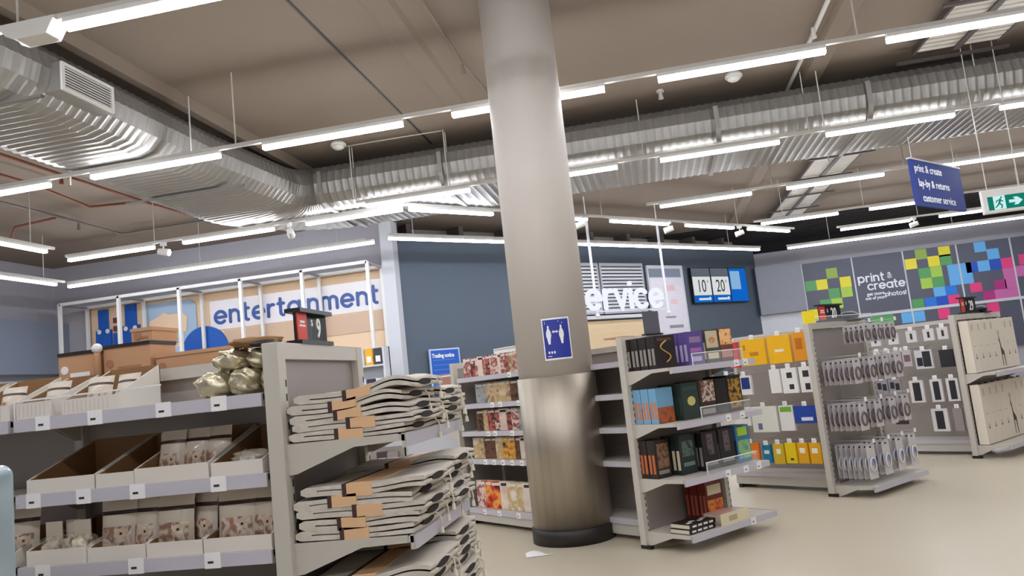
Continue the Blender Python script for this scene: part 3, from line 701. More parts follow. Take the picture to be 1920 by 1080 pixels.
def side_bay(G, label, W, H, y0, y1, levels, D, peg=False, base=.16, name='shelving_bay', back=None):
    """bay on the left long face (x=0); local x = distance along the run measured towards -y"""
    r = thing(name, label, 'shelving', G.W(W/2, y1, 0), G.r-math.pi/2)
    L = y1-y0; d0 = W/2
    MB().box(.0, L, -.015, .0, .1, H-.02).build('back_panel', back or m_metal_d, r)
    MB().box(-.02, .02, -.05, .0, 0, H).build('upright', m_metal, r)
    MB().box(.02, L, -.04, 0, H-.05, H).build('top_rail', m_metal, r)
    dd = D-(0 if D < d0 else 0)
    for l in levels: shelf(r, L, D, l[0], l[1], x0=.012, fence=l[2] if len(l) > 2 else None)
    if base: MB().box(0, L, -D, -.02, .04, base-.03).build('base_kick', m_metal, r)
    for a in (.02, L-.08): MB().box(a, a+.04, -D, -.02, 0, .04).build('foot', m_black, r)
    return r

# ---------------- shelving with the folded mats (left foreground)
G2 = Gon(-1.33, 2.51, math.pi/2); W2, H2, D2 = .80, 1.63, .46
eb2 = end_bay(G2, 'pale grey shelving end with stacks of folded grey mats in the foreground', W2, H2, D2, [(1.264, ()), (.925, ()), (.585, ()), (.2, ())])
LV2 = (1.455, 1.175, .915, .6, .2)
tg = [(.14, .36, .64, .86), (.09, .3, .52, .84), (.12, .8, .5), (), ()]
tag_bays = [((.0, 1.07), 'pale grey shelving bay of cardboard trays beside the folded mats'), ((1.07, 2.14), 'pale grey shelving bay at the far left edge')]
for (y0, y1), lb in tag_bays:
    side_bay(G2, lb, W2, H2-.02, y0+.035 if y0 == 0 else y0, y1, [(z, tg[i] if y0 == 0 else (.3, .8), ((.0, .62, .07) if (i == 0 and y0 == 0) else None)) for i, z in enumerate(LV2)], W2/2-.02)
def S2(y, z, x=.02): return G2.W(x, y, z)       # on the left shelves of that run; faces -x local = world -Y

# folded mats
m_mat = M('grey_felt', (208, 200, 188), .95, 0, .08, 25, bump=.25, bscale=220)
m_mati = M('fold_shade', (34, 30, 30), .9)  # near-black colour standing in for shade inside the folds and handle openings
m_strap = M('tan_strap', (226, 184, 142), .6, 0, .05); m_strapd = M('dark_strap_edge', (66, 42, 36), .6); m_cord = M('cream_cord', (232, 224, 206), .8)
def mat_thing(x0, wx, z, seed, hump, th=.03, y_back=-.03, ln=.45, label=''):
    rnd = random.Random(seed)
    n = 22; j1, j2 = rnd.uniform(-.012, .012), rnd.uniform(0, 6)
    def zz(u): # height of the underside along the length, u 0 back .. 1 front
        return z+hump*math.exp(-((u-.86)/.22)**2)*.6+.003*math.sin(6*u+j2)*(1 if hump else .4)+.003
    def yy(u): return y_back-u*(ln+j1)
    gap = .22
    top, bot, gi, go = [], [], [], []
    for i in range(n+1):
        u = i/n; t = th*(1.0-.06*math.sin(9*u+j2))*(1 if i else .5)
        zb = zz(u)+(0 if i else th*.25)
        op = gap*(.55+.9*max(0, u-.6)) * (0 if u < .12 else 1)
        mid = zb+t*(.5+.05*math.sin(5*u+j2))
        top.append((yy(u), zb+t)); bot.append((yy(u), zb))
        if u >= .12: gi.append((yy(u)+.0, mid+t*op*.5)); go.append((yy(u), mid-t*op*.5))
    poly_top = top+gi[::-1]; poly_bot = bot
    r = thing('folded_mat', label, 'mat', (0, 0, 0), 0)
    r.location = G2.W(0, 0, 0); r.rotation_euler = (0, 0, G2.r)
    mb = MB(); K = 8
    outline = top+gi[::-1]+go+bot[::-1]
    vs = []; m = len(outline)
    for k in range(K+1):
        xx = x0+wx*k/K
        for q, (a, b) in enumerate(outline):
            e = 1.0
            vs.append((xx+rnd.uniform(-.0015, .0015), a, b+.004*math.sin(k*.9+j2)*(1 if hump else .5)))
    nt = len(top); ng = len(gi)
    fs = [(k*m+q, k*m+(q+1) % m, (k+1)*m+(q+1) % m, (k+1)*m+q) for k in range(K) for q in range(m)]
    mb.add(vs, fs, 0, True)
    # side caps: quads between outer skin and slot
    for base, flip in ((0, False), (K*m, True)):
        for i in range(n):
            hasg = i >= (nt-ng)
            if hasg:
                g0 = nt+ng-1-(i-(nt-ng)); o0 = nt+ng+(i-(nt-ng))
                q1 = [i, i+1, g0-1, g0]; q2 = [m-1-i, m-2-i, o0+1, o0]
                for q in (q1, q2): mb.f.append([base+z_ for z_ in q]); mb.m.append(0); mb.sm.append(False)
            else:
                q = [i, i+1, m-2-i, m-1-i]; mb.f.append([base+z_ for z_ in q]); mb.m.append(0); mb.sm.append(False)
                if i == nt-ng-1: 
                    mb.f.append([base+i+1, base+nt+ng-1, base+nt+ng, base+m-2-i]); mb.m.append(0); mb.sm.append(False)
    mb.build('felt', m_mat, r)
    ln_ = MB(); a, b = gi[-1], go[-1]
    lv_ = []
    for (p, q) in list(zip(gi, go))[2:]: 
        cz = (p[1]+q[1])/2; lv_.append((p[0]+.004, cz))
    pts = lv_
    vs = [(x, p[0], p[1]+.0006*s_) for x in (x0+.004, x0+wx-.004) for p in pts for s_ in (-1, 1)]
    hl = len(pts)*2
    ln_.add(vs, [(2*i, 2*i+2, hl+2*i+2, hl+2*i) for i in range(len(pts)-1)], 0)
    ln_.build('fold_shade', m_mati, r)  # dark sheet in the slot: painted shade between the two felt layers
    # strap round the middle
    c = .40+rnd.uniform(-.09, .09); w_ = .045/ln
    for (u0, u1, mt, nm, e) in ((c, c+w_*2.0, m_strap, 'tan_strap', .0022), (c-w_*.35, c, m_strapd, 'dark_strap', .0026)):
        sb = MB(); vs = []; S_ = 5
        for k in range(S_+1):
            u = u0+(u1-u0)*k/S_
            t = th*(1.0-.06*math.sin(9*u+j2))
            z0_, z1_, y_ = zz(u)-e, zz(u)+t+e, yy(u)
            d = .004
            vs += [(x0-e-.001, y_, z0_), (x0-e-.001, y_, z1_+d*.6), (x0+wx+e, y_, z1_+d*.6), (x0+wx+e, y_, z0_)]
        sb.add(vs, [(4*k+q, 4*k+(q+1) % 4, 4*k+4+(q+1) % 4, 4*k+4+q) for k in range(S_) for q in range(4)]+[(0, 1, 2, 3), (4*S_+3, 4*S_+2, 4*S_+1, 4*S_)], 0)
        sb.build(nm, mt, r)
    # cord hanging from the open end
    yc, zc = yy(1)-.004, zz(1)+th*.55; xc = x0+wx*rnd.uniform(.55, .95)
    MB().tube([(xc-.05, yc+.012, zc+.012), (xc-.02, yc-.006, zc+.008), (xc, yc-.012, zc-.006), (xc+.004, yc-.016, zc-.03), (xc+.0, yc-.015, zc-.046)], .003, 6).cyl((xc, yc-.015, zc-.046), (xc, yc-.015, zc-.07), .006, .009, 8).build('cord', m_cord, r)
    # handle opening on the front edge
    hb = MB(); hc = x0+wx*.4
    hb.prism([(hc+.07*math.cos(a*math.pi/8), zz(1)+th*.5+th*.36*math.sin(a*math.pi/8)) for a in range(16)], yy(1)-.0035, yy(1)+.01, 'y')
    hb.build('handle_opening', m_mati, r)
    return r
cnt = 0
def stack(x0, wx, z, n, hump, th, where, lab='mat'):
    global cnt
    for i in range(n):
        cnt += 1
        h = hump*(i/(n-1))**1.2 if n > 1 else hump
        mat_thing(x0, wx, z+.002+i*th*1.06, 40+cnt, h, th, ln=.43+.012*((i*7) % 3), y_back=-.035-(.03 if i == n-1 else .008*((i*5) % 3)),
                  label=f'folded mat, {ORD[i]} from bottom of the {where}')['group'] = 'folded mats, '+where
stack(.03, .39, 1.264, 5, .05, .031, 'near stack on the top mat shelf')
stack(.44, .33, 1.264, 4, .02, .031, 'far stack on the top mat shelf')
stack(.03, .39, .925, 5, .02, .034, 'near stack on the middle mat shelf')
stack(.44, .33, .925, 6, .02, .032, 'far stack on the middle mat shelf')
stack(.03, .39, .585, 6, .03, .034, 'near stack on the bottom mat shelf')
stack(.44, .33, .585, 7, .02, .034, 'far stack on the bottom mat shelf')

# price sign maker
def price_sign(G, x, y, z, big, label, wd=.33, h=.115, rot=0.0, redw=.075, dollar=True):
    t = thing('price_sign', label, 'price sign', G.W(x, y, z), G.r+rot)
    n = 8; vs = []
    for i in range(n+1):
        u = i/n
        for yy_ in (-.006, .006):
            for zz_ in (0, 1): vs.append((wd*u, yy_+.018*math.sin(math.pi*u), h*zz_+.006*math.cos(math.pi*2*u)*zz_))
    f = []
    for i in range(n):
        a = i*4; b = a+4
        f += [(a, b, b+1, a+1), (a+2, a+3, b+3, b+2), (a+1, b+1, b+3, a+3), (a, a+2, b+2, b)]
    f += [(0, 1, 3, 2), (4*n, 4*n+2, 4*n+3, 4*n+1)]
    MB().add(vs, f).box(-.012, wd+.012, -.03, .035, h-.004, h+.012).box(-.01, wd+.01, -.03, .035, -.012, .004).build('holder', m_black, t)
    MB().prism([(0, 0), (redw, 0), (redw+.004, h), (-.004, h)], -.0125, -.0075, 'y').build('red_panel', M('sign_red', (214, 56, 40), .5), t)
    text('digits', big, h*.95, m_tag, t, (wd*.62, -.018, h*.16), .002, 'CENTER', sx=.72, bold=.002)
    if dollar: text('currency_mark', '$', h*.32, m_tag, t, (redw+.025, -.018, h*.55), .001)
    MB().box(.012, redw-.012, -.0135, -.0125, h*.5, h*.56).box(.018, redw-.018, -.0135, -.0125, h*.62, h*.7).build('small_print', m_tag, t)
    return t
price_sign(G2, .215, .0, H2+.012, '9', 'black price sign with a red panel reading $9 on top of the mat shelving', wd=.27, h=.115)

# ---------------- pet treat trays and pouches on the long face (world -Y face)
def tray_box(w_, d, hf, hb, slits=True):
    def f():
        t = bpy.data.objects.new('cardboard_tray', None); COL.objects.link(t); t['category'] = 'tray'
        th = .004
        MB().box(0, w_, 0, th, 0, hf).build('front_lip', m_board, t)
        for a in (0, w_-th):
            MB().prism([(th, 0), (d, 0), (d, hb), (th+.03, hf+.01), (th, hf)], a, a+th, 'x').build('side_wall', m_board, t)
            MB().prism([(th+.002, .004), (d-.001, .004), (d-.001, hb-.004), (th+.03, hf+.006), (th+.002, hf-.002)], (a+th if a == 0 else a-.001), (a+th+.001 if a == 0 else a), 'x').build('kraft_lining', m_kraft, t)
        MB().box(0, w_, d-th, d, 0, hb).build('back_wall', m_kraft, t)
        MB().box(th, w_-th, th, d-th, 0, .003).build('tray_floor', m_kraft, t)
        if d == .27:
            s_ = MB()
            for i in range(int(w_/.018)-1): s_.box(.012+i*.018, .0135+i*.018, -.0008, 0, .006, hf-.008)
            s_.build('fluting', M('board_shade', (198, 190, 180), .8), t)
        return t
    return f
def tray_at(y_hi, w_, z, d, hf, hb, label, x=.02):
    return place(tray_box(w_, d, hf, hb), ('tray', round(w_, 3), d, hf, hb), S2(y_hi, z+.004, x), 0, label, 'tray', 'white cardboard shelf trays')
# pouch
m_pbody = M('pouch_cream', (214, 200, 182), .45, 0, .06, 12, coat=.3); m_pband = M('pouch_brown_band', (58, 36, 30), .4)
m_pimg = picture('pouch_picture', [(186, 124, 96), (222, 204, 184), (150, 110, 90), (228, 216, 200), (176, 124, 100)], 13)
m_dog = picture('dog_picture', [(236, 226, 210), (214, 190, 160), (240, 232, 220)], 20)
m_clrw = M('clear_window', (180, 160, 130), .15, 0, .3, 30, alpha=.9)
def pouch_fn(w_, h):
    def f():
        t = bpy.data.objects.new('treat_pouch', None); COL.objects.link(t); t['category'] = 'pouch'
        nx, nz = 10, 14
        def P(i, j, s):
            u, v = i/nx, j/nz
            b = (math.sin(math.pi*u)**.6)*(math.sin(math.pi*min(1, (v*.93+.07)))**.75)*.034*(1-.45*v)
            if v > .9: b *= (1-v)/.1
            return ((u-.5)*w_*(1-.04*math.sin(math.pi*v)), s*b, v*h)
        for s, nm in ((-1, 'front'), (1, 'back')): pass
        mb = MB()
        for s in (-1, 1):
            vs = [P(i, j, s) for j in range(nz+1) for i in range(nx+1)]
            mb.add(vs, [(j*(nx+1)+i, j*(nx+1)+i+1, (j+1)*(nx+1)+i+1, (j+1)*(nx+1)+i) for j in range(nz) for i in range(nx)], 0, True)
        mb.build('pouch_body', m_pbody, t)
        def skin(name, j0, j1, i0, i1, mat, e):
            q = MB(); vs = [(lambda p: (p[0], p[1]-e, p[2]))(P(i, j, -1)) for j in range(j0, j1+1) for i in range(i0, i1+1)]
            n_ = i1-i0+1
            q.add(vs, [(j*n_+i, j*n_+i+1, (j+1)*n_+i+1, (j+1)*n_+i) for j in range(j1-j0) for i in range(i1-i0)], 0, True); q.build(name, mat, t)
        skin('brown_band', 10, 11, 0, nx, m_pband, .0012)
        skin('picture', 1, 7, 1, 9, m_pimg, .0012)
        # dog: head with ears over chest
        q = MB()
        def at(x, z): 
            u = x/w_+.5; v = z/h
            b = (math.sin(math.pi*u)**.6)*(math.sin(math.pi*min(1, (v*.93+.07)))**.75)*.034*(1-.45*v)
            return (x, -b-.0028, z)
        cx, cz = w_*.16, h*.38
        hd = [(math.cos(a*math.pi/8)*w_*.14, math.sin(a*math.pi/8)*h*.085) for a in range(16)]
        q.add([at(cx+a, cz+b) for a, b in hd], [list(range(16))], 0)
        q.add([at(cx-w_*.15, h*.12), at(cx+w_*.17, h*.12), at(cx+w_*.12, cz-.01), at(cx-w_*.1, cz-.01)], [(0, 1, 2, 3)], 0)
        for sgn in (-1, 1): q.add([at(cx+sgn*w_*.08, cz+h*.04), at(cx+sgn*w_*.16, cz+h*.1), at(cx+sgn*w_*.17, cz-h*.01)], [(0, 1, 2)], 0)
        q.build('dog_print', m_dog, t)
        q = MB(); q.add([(lambda p: (p[0], p[1]-.001, p[2]))(at(cx+a*.25, cz-h*.01+b*.3)) for a, b in hd], [list(range(16))], 0); q.build('dog_nose', m_pband, t)
        MB().box(-w_*.4, -w_*.1, -.036, -.035, h*.60, h*.62).box(-w_*.4, -w_*.15, -.036, -.035, h*.55, h*.565).build('caption', m_pband, t) if h > .3 else None
        return t
    return f
def pouch_at(x, y, z, rz, label, w_=.13, h=.2, rx=-.12, grp='pet treat pouches'):
    return place(pouch_fn(w_, h), ('pouch', w_, h), G2.W(x, y, z), rz, label, 'pouch', grp, rx)

z1, z2, z3, z4, z5 = LV2
# top shelf
tray_at(.86, .225, z1, .27, .055, .165, 'white cardboard tray on the top shelf left of the gold foil bags')
tray_at(1.055, .145, z1, .27, .06, .155, 'narrow white cardboard tray, second from the gold foil bags on the top shelf')
tray_at(1.30, .215, z1, .27, .06, .165, 'white cardboard tray at the left edge of the top shelf')
tray_at(1.55, .215, z1, .27, .06, .165, 'white cardboard tray just cut by the left edge on the top shelf')
for i, (y, rz, lb) in enumerate([(.79, .12, 'left one in the tray beside the gold foil bags'), (.69, -.1, 'right one in the tray beside the gold foil bags'), (.98, .05, 'leaning in the narrow top tray'), (1.2, .1, 'in the top tray near the left edge'), (1.45, -.1, 'in the top tray cut by the left edge')]):
    pouch_at(.12+.02*(i % 2), y, z1+.01, rz, 'cream treat pouch, '+lb, .105, .135, -.3, 'small treat pouches on the top shelf')
m_foil = M('gold_foil', (206, 196, 168), .25, .7, .12, 14, bump=.9, bscale=26)
for i, (y, x, z, sx, sz, lb) in enumerate([(.285, .14, z1+.052, .07, .05, 'bottom left'), (.155, .13, z1+.052, .058, .052, 'bottom middle'), (.06, .16, z1+.05, .035, .05, 'bottom right by the shelf post'), (.215, .16, z1+.138, .07, .042, 'top left'), (.105, .17, z1+.134, .045, .04, 'top right')]):
    b = MB().puff((0, 0, 0), sx, .085, sz, .16, 10+i, .75, 40, 24)
    r = thing('foil_bag', 'crumpled gold foil bag, '+lb+' in the heap', 'bag', G2.W(x, y, z), 0, 'gold foil bags')
    b.build('bag_body', m_foil, r)
    MB().prism([(-sx*.7, sz*.45), (sx*.7, sz*.45), (sx*.75, sz*1.0), (0, sz*.9), (-sx*.75, sz*1.02)], -.012, -.008, 'y').build('sealed_top', m_foil, r)
# second shelf trays, mostly empty
tray_at(1.02, .285, z2, .36, .052, .17, 'empty white cardboard tray with a deep brown inside, left on the second shelf')
tray_at(.728, .155, z2, .36, .05, .17, 'narrow empty white tray in the middle of the second shelf')
tray_at(.57, .295, z2, .36, .056, .17, 'white cardboard tray with pale pouches on the second shelf')
tray_at(.265, .2, z2, .36, .05, .16, 'white cardboard tray with a clear bag at the right end of the second shelf')
for i, y in enumerate((.50, .41, .33)): pouch_at(.13+.015*i, y, z2+.008, .08*(i-1), f'pale treat pouch in the second shelf tray, {ORD[i]} from the left', .115, .175, -.18, 'pouches in the second shelf tray')
r = thing('clear_bag', 'small crumpled clear bag lying in the right tray of the second shelf', 'bag', G2.W(.12, .15, z2+.05), 0)
MB().puff((0, 0, 0), .07, .05, .035, .2, 77, .8).build('bag_body', M('cellophane', (206, 192, 172), .12, 0, .1, 30, coat=1), r); MB().box(-.03, .03, -.05, -.045, -.01, .015).build('bag_label', m_tag, r)
# third shelf
tray_at(1.03, .25, z3, .36, .055, .12, 'white cardboard tray of clear treat bags at the left of the third shelf')
tray_at(.775, .235, z3, .36, .05, .10, 'white cardboard tray of two dog treat pouches, left of centre on the third shelf')
tray_at(.535, .22, z3, .36, .05, .10, 'white cardboard tray of dog treat pouches right of centre on the third shelf')
tray_at(.31, .26, z3, .36, .05, .10, 'white cardboard tray of dog treat pouches at the right end of the third shelf')
tray_at(1.30, .22, z3, .36, .055, .1, 'white cardboard tray at the left edge of the third shelf')
for i, (y, x, w_) in enumerate([(.70, .09, .14), (.595, .10, .11), (.46, .08, .15), (.365, .12, .11), (.215, .09, .15), (.11, .10, .12)]):
    pouch_at(x, y, z3+.012, (.1, -.15, .03, -.2, .12, -.1)[i], f'dog picture treat pouch, {ORD[i]} from the left in the front row of the third shelf', w_, .2, -.1, 'dog treat pouches on the third shelf')
for i, (y, x) in enumerate([(.66, .2), (.52, .22), (.42, .2), (.29, .24), (.16, .22)]):
    pouch_at(x, y, z3+.012, .1*(i % 3-1), f'treat pouch in the back row of the third shelf, {ORD[i]} from the left', .13, .215, -.05, 'treat pouches in the back row of the third shelf')
pouch_at(.1, 1.13, z3+.012, .25, 'dog treat pouch standing alone left of the clear bags on the third shelf', .14, .2)
for i, (y, x) in enumerate([(.97, .1), (.90, .12), (.84, .09)]):
    r = thing('clear_bag', f'clear treat bag, {ORD[i]} from the left in the left tray of the third shelf', 'bag', G2.W(x, y, z3+.05), 0, 'clear chew bags')
    MB().puff((0, 0, 0), .042, .05, .05, .18, 90+i, .8).build('bag_body', picture('chews', [(196, 176, 140), (226, 216, 196), (150, 120, 90)], 30, .25), r)
    MB().box(-.035, .035, -.012, -.008, .04, .1).build('header_card', m_pbody, r)
# fourth shelf: low bags in the dark
for i in range(5):
    r = thing('treat_bag', f'brown treat bag low on the fourth shelf, {ORD[i]} from the right', 'bag', G2.W(.1, .1+.2*i, z4+.05), 0, 'brown bags on the fourth shelf')
    MB().puff((0, 0, 0), .085, .06, .047, .1, 120+i, .6).build('bag_body', m_kraft, r); MB().box(-.05, .05, -.064, -.06, -.02, .02).build('bag_label', m_pbody, r)

# boxes on top of the far side of that run, seen above its back panel
m_prod = M('kraft_product_box', (196, 150, 112), .7, 0, .08, 5); m_prodb = M('box_dark_lid', (40, 30, 30), .5)
for i, (y, x, w_, h, z, lb) in enumerate([(1.04, .44, .19, .155, H2-.064, 'with a dark lid, left'), (.79, .45, .225, .165, H2-.064, 'with a dark lid, middle'), (.79, .47, .1, .045, H2+.117, 'small, on top of the middle one'), (.42, .46, .35, .1, H2-.064, 'long and pinkish, right')]):
    r = thing('product_box', 'brown product box '+lb+', above the back panel', 'box', G2.W(x, y+w_, z), 0, 'boxes above the tray shelving')
    MB().box(0, w_, 0, .18, 0, h).build('box_body', m_prod, r); MB().box(-.003, w_+.003, -.004, .185, h, h+.015).build('dark_lid', m_prodb if i < 2 else m_prod, r)
    MB().cyl((.03, -.003, h*.6), (.03, 0, h*.6), .018, n=14).box(w_*.3, w_*.8, -.002, 0, h*.3, h*.5).build('printed_mark', m_tag if i < 1 else M('faint_mark', (170, 120, 90), .7), r)
o = MB().box(0, 2.1, 0, .36, 0, .02).build('upper_shelf', m_metal); o.location = G2.W(.42, 2.12, H2-.085); tag(o, 'upper shelf on the far side of the tray shelving carrying brown boxes', 'shelf')
r = thing('paper_bag', 'crumpled brown paper bag lying on top beside the $9 price sign', 'bag', G2.W(.13, .12, H2+.02), .3)
MB().puff((0, 0, 0), .09, .06, .018, .2, 5, .7).build('bag_body', m_kraft, r); MB().puff((.04, -.05, -.012), .05, .02, .012, .1, 8, .8).build('dark_handle', m_black, r)
# round lidded toy between the boxes
r = thing('figurine', 'small pale round-headed figure standing between the brown boxes', 'figurine', G2.W(.43, 1.03, H2-.065), 0)
MB().lathe([(.014, 0), (.014, .14), (.012, .155)], 16).build('body', m_prod, r); b = MB(); b.puff((0, 0, .172), .022, .022, .022, e=1); b.build('head', m_tag, r)
# dark leaf-like thing at the far left
r = thing('dark_cap', 'dark cap lying on top of the shelving at the left edge', 'cap', G2.W(.5, 1.28, H2-.065), .4)
MB().puff((0, 0, .022), .07, .05, .022, .05, 3, .9).build('crown', m_black, r); MB().puff((.07, 0, .008), .05, .04, .006, 0, 3, .9).build('brim', M('cap_green', (36, 48, 44), .6), r)
# rounded plastic tub right at the left edge
r = thing('plastic_tub', 'rounded pale blue plastic tub with a cream panel at the left edge', 'tub', (-1.98, 1.92, 0), .35)
def rrect(x0, x1, z0, z1, r_): 
    o_ = []
    for cx, cz, a0 in ((x1-r_, z1-r_, 0), (x0+r_, z1-r_, 90), (x0+r_, z0+r_, 180), (x1-r_, z0+r_, 270)):
        o_ += [(cx+r_*math.cos(math.radians(a0+i*15)), cz+r_*math.sin(math.radians(a0+i*15))) for i in range(7)]
    return o_
MB().prism(rrect(-.3, .03, .9, 1.31, .03), 0, .2, 'y').build('tub_body', M('tub_blue', (176, 196, 204), .2, coat=.5), r, bevel=.004)
MB().prism(rrect(-.27, .012, .93, 1.27, .008), -.004, 0, 'y').build('cream_panel', M('tub_cream', (206, 196, 170), .5), r)
MB().box(-.27, .012, -.007, -.004, 1.235, 1.262).build('dark_stripe', M('tub_navy', (30, 36, 60), .4), r)
MB().box(-.3, .03, 0, .2, .2, .9).box(-.32, .05, -.03, .22, 0, .2).build('stand', M('stand_grey', (170, 166, 160), .5), r)

# ============================================================ BOOK END BAY (centre right)
G3 = Gon(-.27, 6.225, TH); W3, H3, D3 = 1.1, 1.66, .48
end_bay(G3, 'grey shelving end full of books standing right of the column', W3, H3, D3,
        [(1.375, (.82, .94), (.3, .95, .09)), (.955, (.62, .8), (.32, .95, .09)), (.535, (.52, .75, .92), (.3, .95, .09)), (.13, (.75,))])
m_page = M('page_block', (214, 204, 184), .8)
BK = {}
def book_fn(th, w_, h, mc, ms, decor):
    """stands upright, spine on -x side, front cover on -y side; th along y, w_ along x"""
    def f():
        t = bpy.data.objects.new('book', None); COL.objects.link(t); t['category'] = 'book'
        MB().box(0, w_, 0, .003, 0, h).box(0, w_, th-.003, th, 0, h).box(0, .003, .003, th-.003, 0, h).build('cover', mc, t)
        MB().box(.003, w_-.004, .003, th-.003, .004, h-.004).build('page_block', m_page, t)
        q = MB().box(-.0008, 0, th*.2, th*.8, h*.12, h*.62); q.build('spine_title', ms, t)
        for nm, (x0, x1, z0, z1), m in decor: 
            if nm == 'serpent':
                pts = [(w_*(.5+.22*math.sin(i*.55)), -.003, h*(.18+.055*i)) for i in range(13)]
                MB().tube(pts, .006, 6).build('serpent_print', m, t)
            elif nm == 'disc':
                MB().prism([((x0+x1)/2*w_+(x1-x0)/2*w_*math.cos(a*math.pi/10), (z0+z1)/2*h+(z1-z0)/2*h*math.sin(a*math.pi/10)) for a in range(20)], -.0012, 0, 'y').build('cover_picture', m, t)
            else: MB().box(x0*w_, x1*w_, -.0012, 0, z0*h, z1*h).build(nm, m, t)
        return t
    return f
def books(G, key, n, x, yfront, z, th, w_, h, mc, ms, decor, desc, grp, gap=.004, lean=0.0):
    for i in range(n):
        y = yfront+i*(th+gap)
        place(book_fn(th, w_, h, mc, ms, decor), ('book', key), G.W(x+.004*((i*3) % 2), y, z+.003), G.r, f'{desc}, {ORD[i]} from the front', 'book', grp, rx=lean)
mk = lambda n, c, r=.4: M('cov_'+n, c, r)
gold, cream, wht = mk('gold', (190, 150, 70)), mk('cream', (226, 212, 180)), mk('white', (230, 228, 224))
T1 = 'on the top shelf'
books(G3, 'serp', 7, .05, -.33, 1.375, .04, .24, .255, mk('blk', (34, 26, 24)), mk('greyt', (150, 144, 136)), [('serpent', (0, 0, 0, 0), gold), ('title', (.15, .85, .84, .92), mk('brn', (90, 60, 40)))], 'black book with a gold serpent '+T1, 'serpent books')
books(G3, 'purp', 6, .45, -.32, 1.375, .045, .20, .27, mk('purple', (92, 72, 140)), mk('lilac', (190, 176, 220)), [('title', (.15, .85, .66, .84), mk('mau', (150, 120, 160))), ('author', (.15, .85, .38, .5), mk('mau2', (170, 110, 170))), ('subtitle', (.2, .8, .1, .24), mk('lilac', (190, 176, 220)))], 'purple book '+T1, 'purple books')
books(G3, 'sun', 5, .68, -.32, 1.375, .045, .17, .275, mk('green_grey', (74, 76, 66)), cream, [('cover_panel', (.06, .94, .45, .96), mk('beige', (206, 190, 160))), ('disc', (.25, .75, .58, .78), picture('orange_disc', [(226, 150, 30), (200, 90, 30), (240, 200, 60)], 30)), ('title', (.1, .9, .12, .3), cream)], 'grey-green book with an orange ring '+T1, 'ring cover books')
books(G3, 'orng', 5, .865, -.32, 1.375, .045, .17, .28, mk('brown', (110, 66, 48)), cream, [('cover_picture', (.04, .96, .5, .97), picture('orange_scene', [(230, 140, 60), (250, 200, 140), (120, 60, 30)], 22)), ('title', (.08, .92, .12, .36), mk('dusty', (190, 140, 130)))], 'orange and brown book '+T1, 'orange books')
T2 = 'on the second shelf'
m_beach = picture('beach_cover', [(214, 96, 30), (236, 150, 80), (150, 200, 224), (120, 176, 214)], 5, stretch=(.2, .2, 1))
books(G3, 'beach', 6, .05, -.28, .955, .038, .19, .27, mk('skyb', (120, 172, 208)), mk('orangesp', (206, 132, 92)), [('cover_picture', (0, 1, 0, .45), picture('beachlow', [(60, 44, 36), (190, 90, 40), (120, 90, 60)], 16))], 'pale blue book with orange lower half '+T2, 'beach cover books')
books(G3, 'bloss', 5, .29, -.33, .955, .045, .2, .285, mk('dgreen', (48, 62, 56)), mk('tealsp', (60, 80, 76)), [('disc', (.3, .78, .36, .62), mk('paleyel', (214, 206, 120))), ('title', (.1, .9, .8, .9), mk('tealsp', (60, 80, 76)))], 'dark green book with a pale yellow flower '+T2, 'flower cover books')
books(G3, 'pink', 5, .50, -.33, .955, .045, .2, .29, mk('dbrown', (66, 46, 42)), cream, [('cover_picture', (.15, .98, .4, .98), picture('people_scene', [(224, 180, 160), (120, 72, 52), (230, 210, 196), (80, 50, 40)], 15)), ('title', (.1, .9, .06, .2), mk('greyt', (150, 144, 136)))], 'brown book with a pink and tan picture '+T2, 'picture books')
books(G3, 'blk2', 5, .71, -.33, .955, .045, .15, .285, mk('blk', (34, 26, 24)), mk('drk', (60, 46, 40)), [('title', (.2, .8, .06, .16), mk('drk', (60, 46, 40)))], 'plain black book '+T2, 'plain black books')
books(G3, 'goldb', 5, .865, -.33, .955, .045, .19, .3, mk('blkb', (40, 28, 18)), gold, [('cover_picture', (.08, .92, .1, .9), picture('gold_leaf', [(30, 22, 14), (110, 78, 30), (196, 150, 60), (40, 28, 18)], 26))], 'black book with a golden pattern '+T2, 'golden books')
T3 = 'on the third shelf'
books(G3, 'char', 4, .04, -.2, .535, .038, .17, .29, mk('brk', (44, 30, 26)), mk('ornsp', (196, 104, 60)), [('cover_picture', (.15, .9, .25, .9), picture('statue', [(60, 42, 36), (150, 110, 84), (90, 60, 50)], 24)), ('title', (.15, .85, .1, .2), mk('greyt', (150, 144, 136)))], 'dark brown book with orange spine print '+T3, 'brown spine books')
books(G3, 'teal', 4, .24, -.28, .535, .045, .19, .3, mk('dteal', (36, 46, 46)), cream, [('cover_picture', (.15, .85, .45, .85), picture('tealpic', [(40, 60, 60), (96, 120, 110), (30, 40, 40)], 24)), ('title', (.15, .85, .2, .3), mk('tealt', (110, 140, 130)))], 'dark teal book '+T3, 'teal books')
books(G3, 'aft', 4, .455, -.33, .535, .045, .19, .295, mk('blk3', (30, 24, 28)), mk('greyt', (150, 144, 136)), [('cover_picture', (.3, .7, .4, .95), picture('figure_dark', [(34, 28, 32), (110, 96, 104), (50, 40, 46)], 18)), ('title', (.12, .88, .12, .2), mk('greyt', (150, 144, 136)))], 'black grey-figure book, left stack '+T3, 'grey figure books')
books(G3, 'aft', 4, .665, -.33, .535, .045, .19, .295, None, None, None, 'black grey-figure book, right stack '+T3, 'grey figure books')
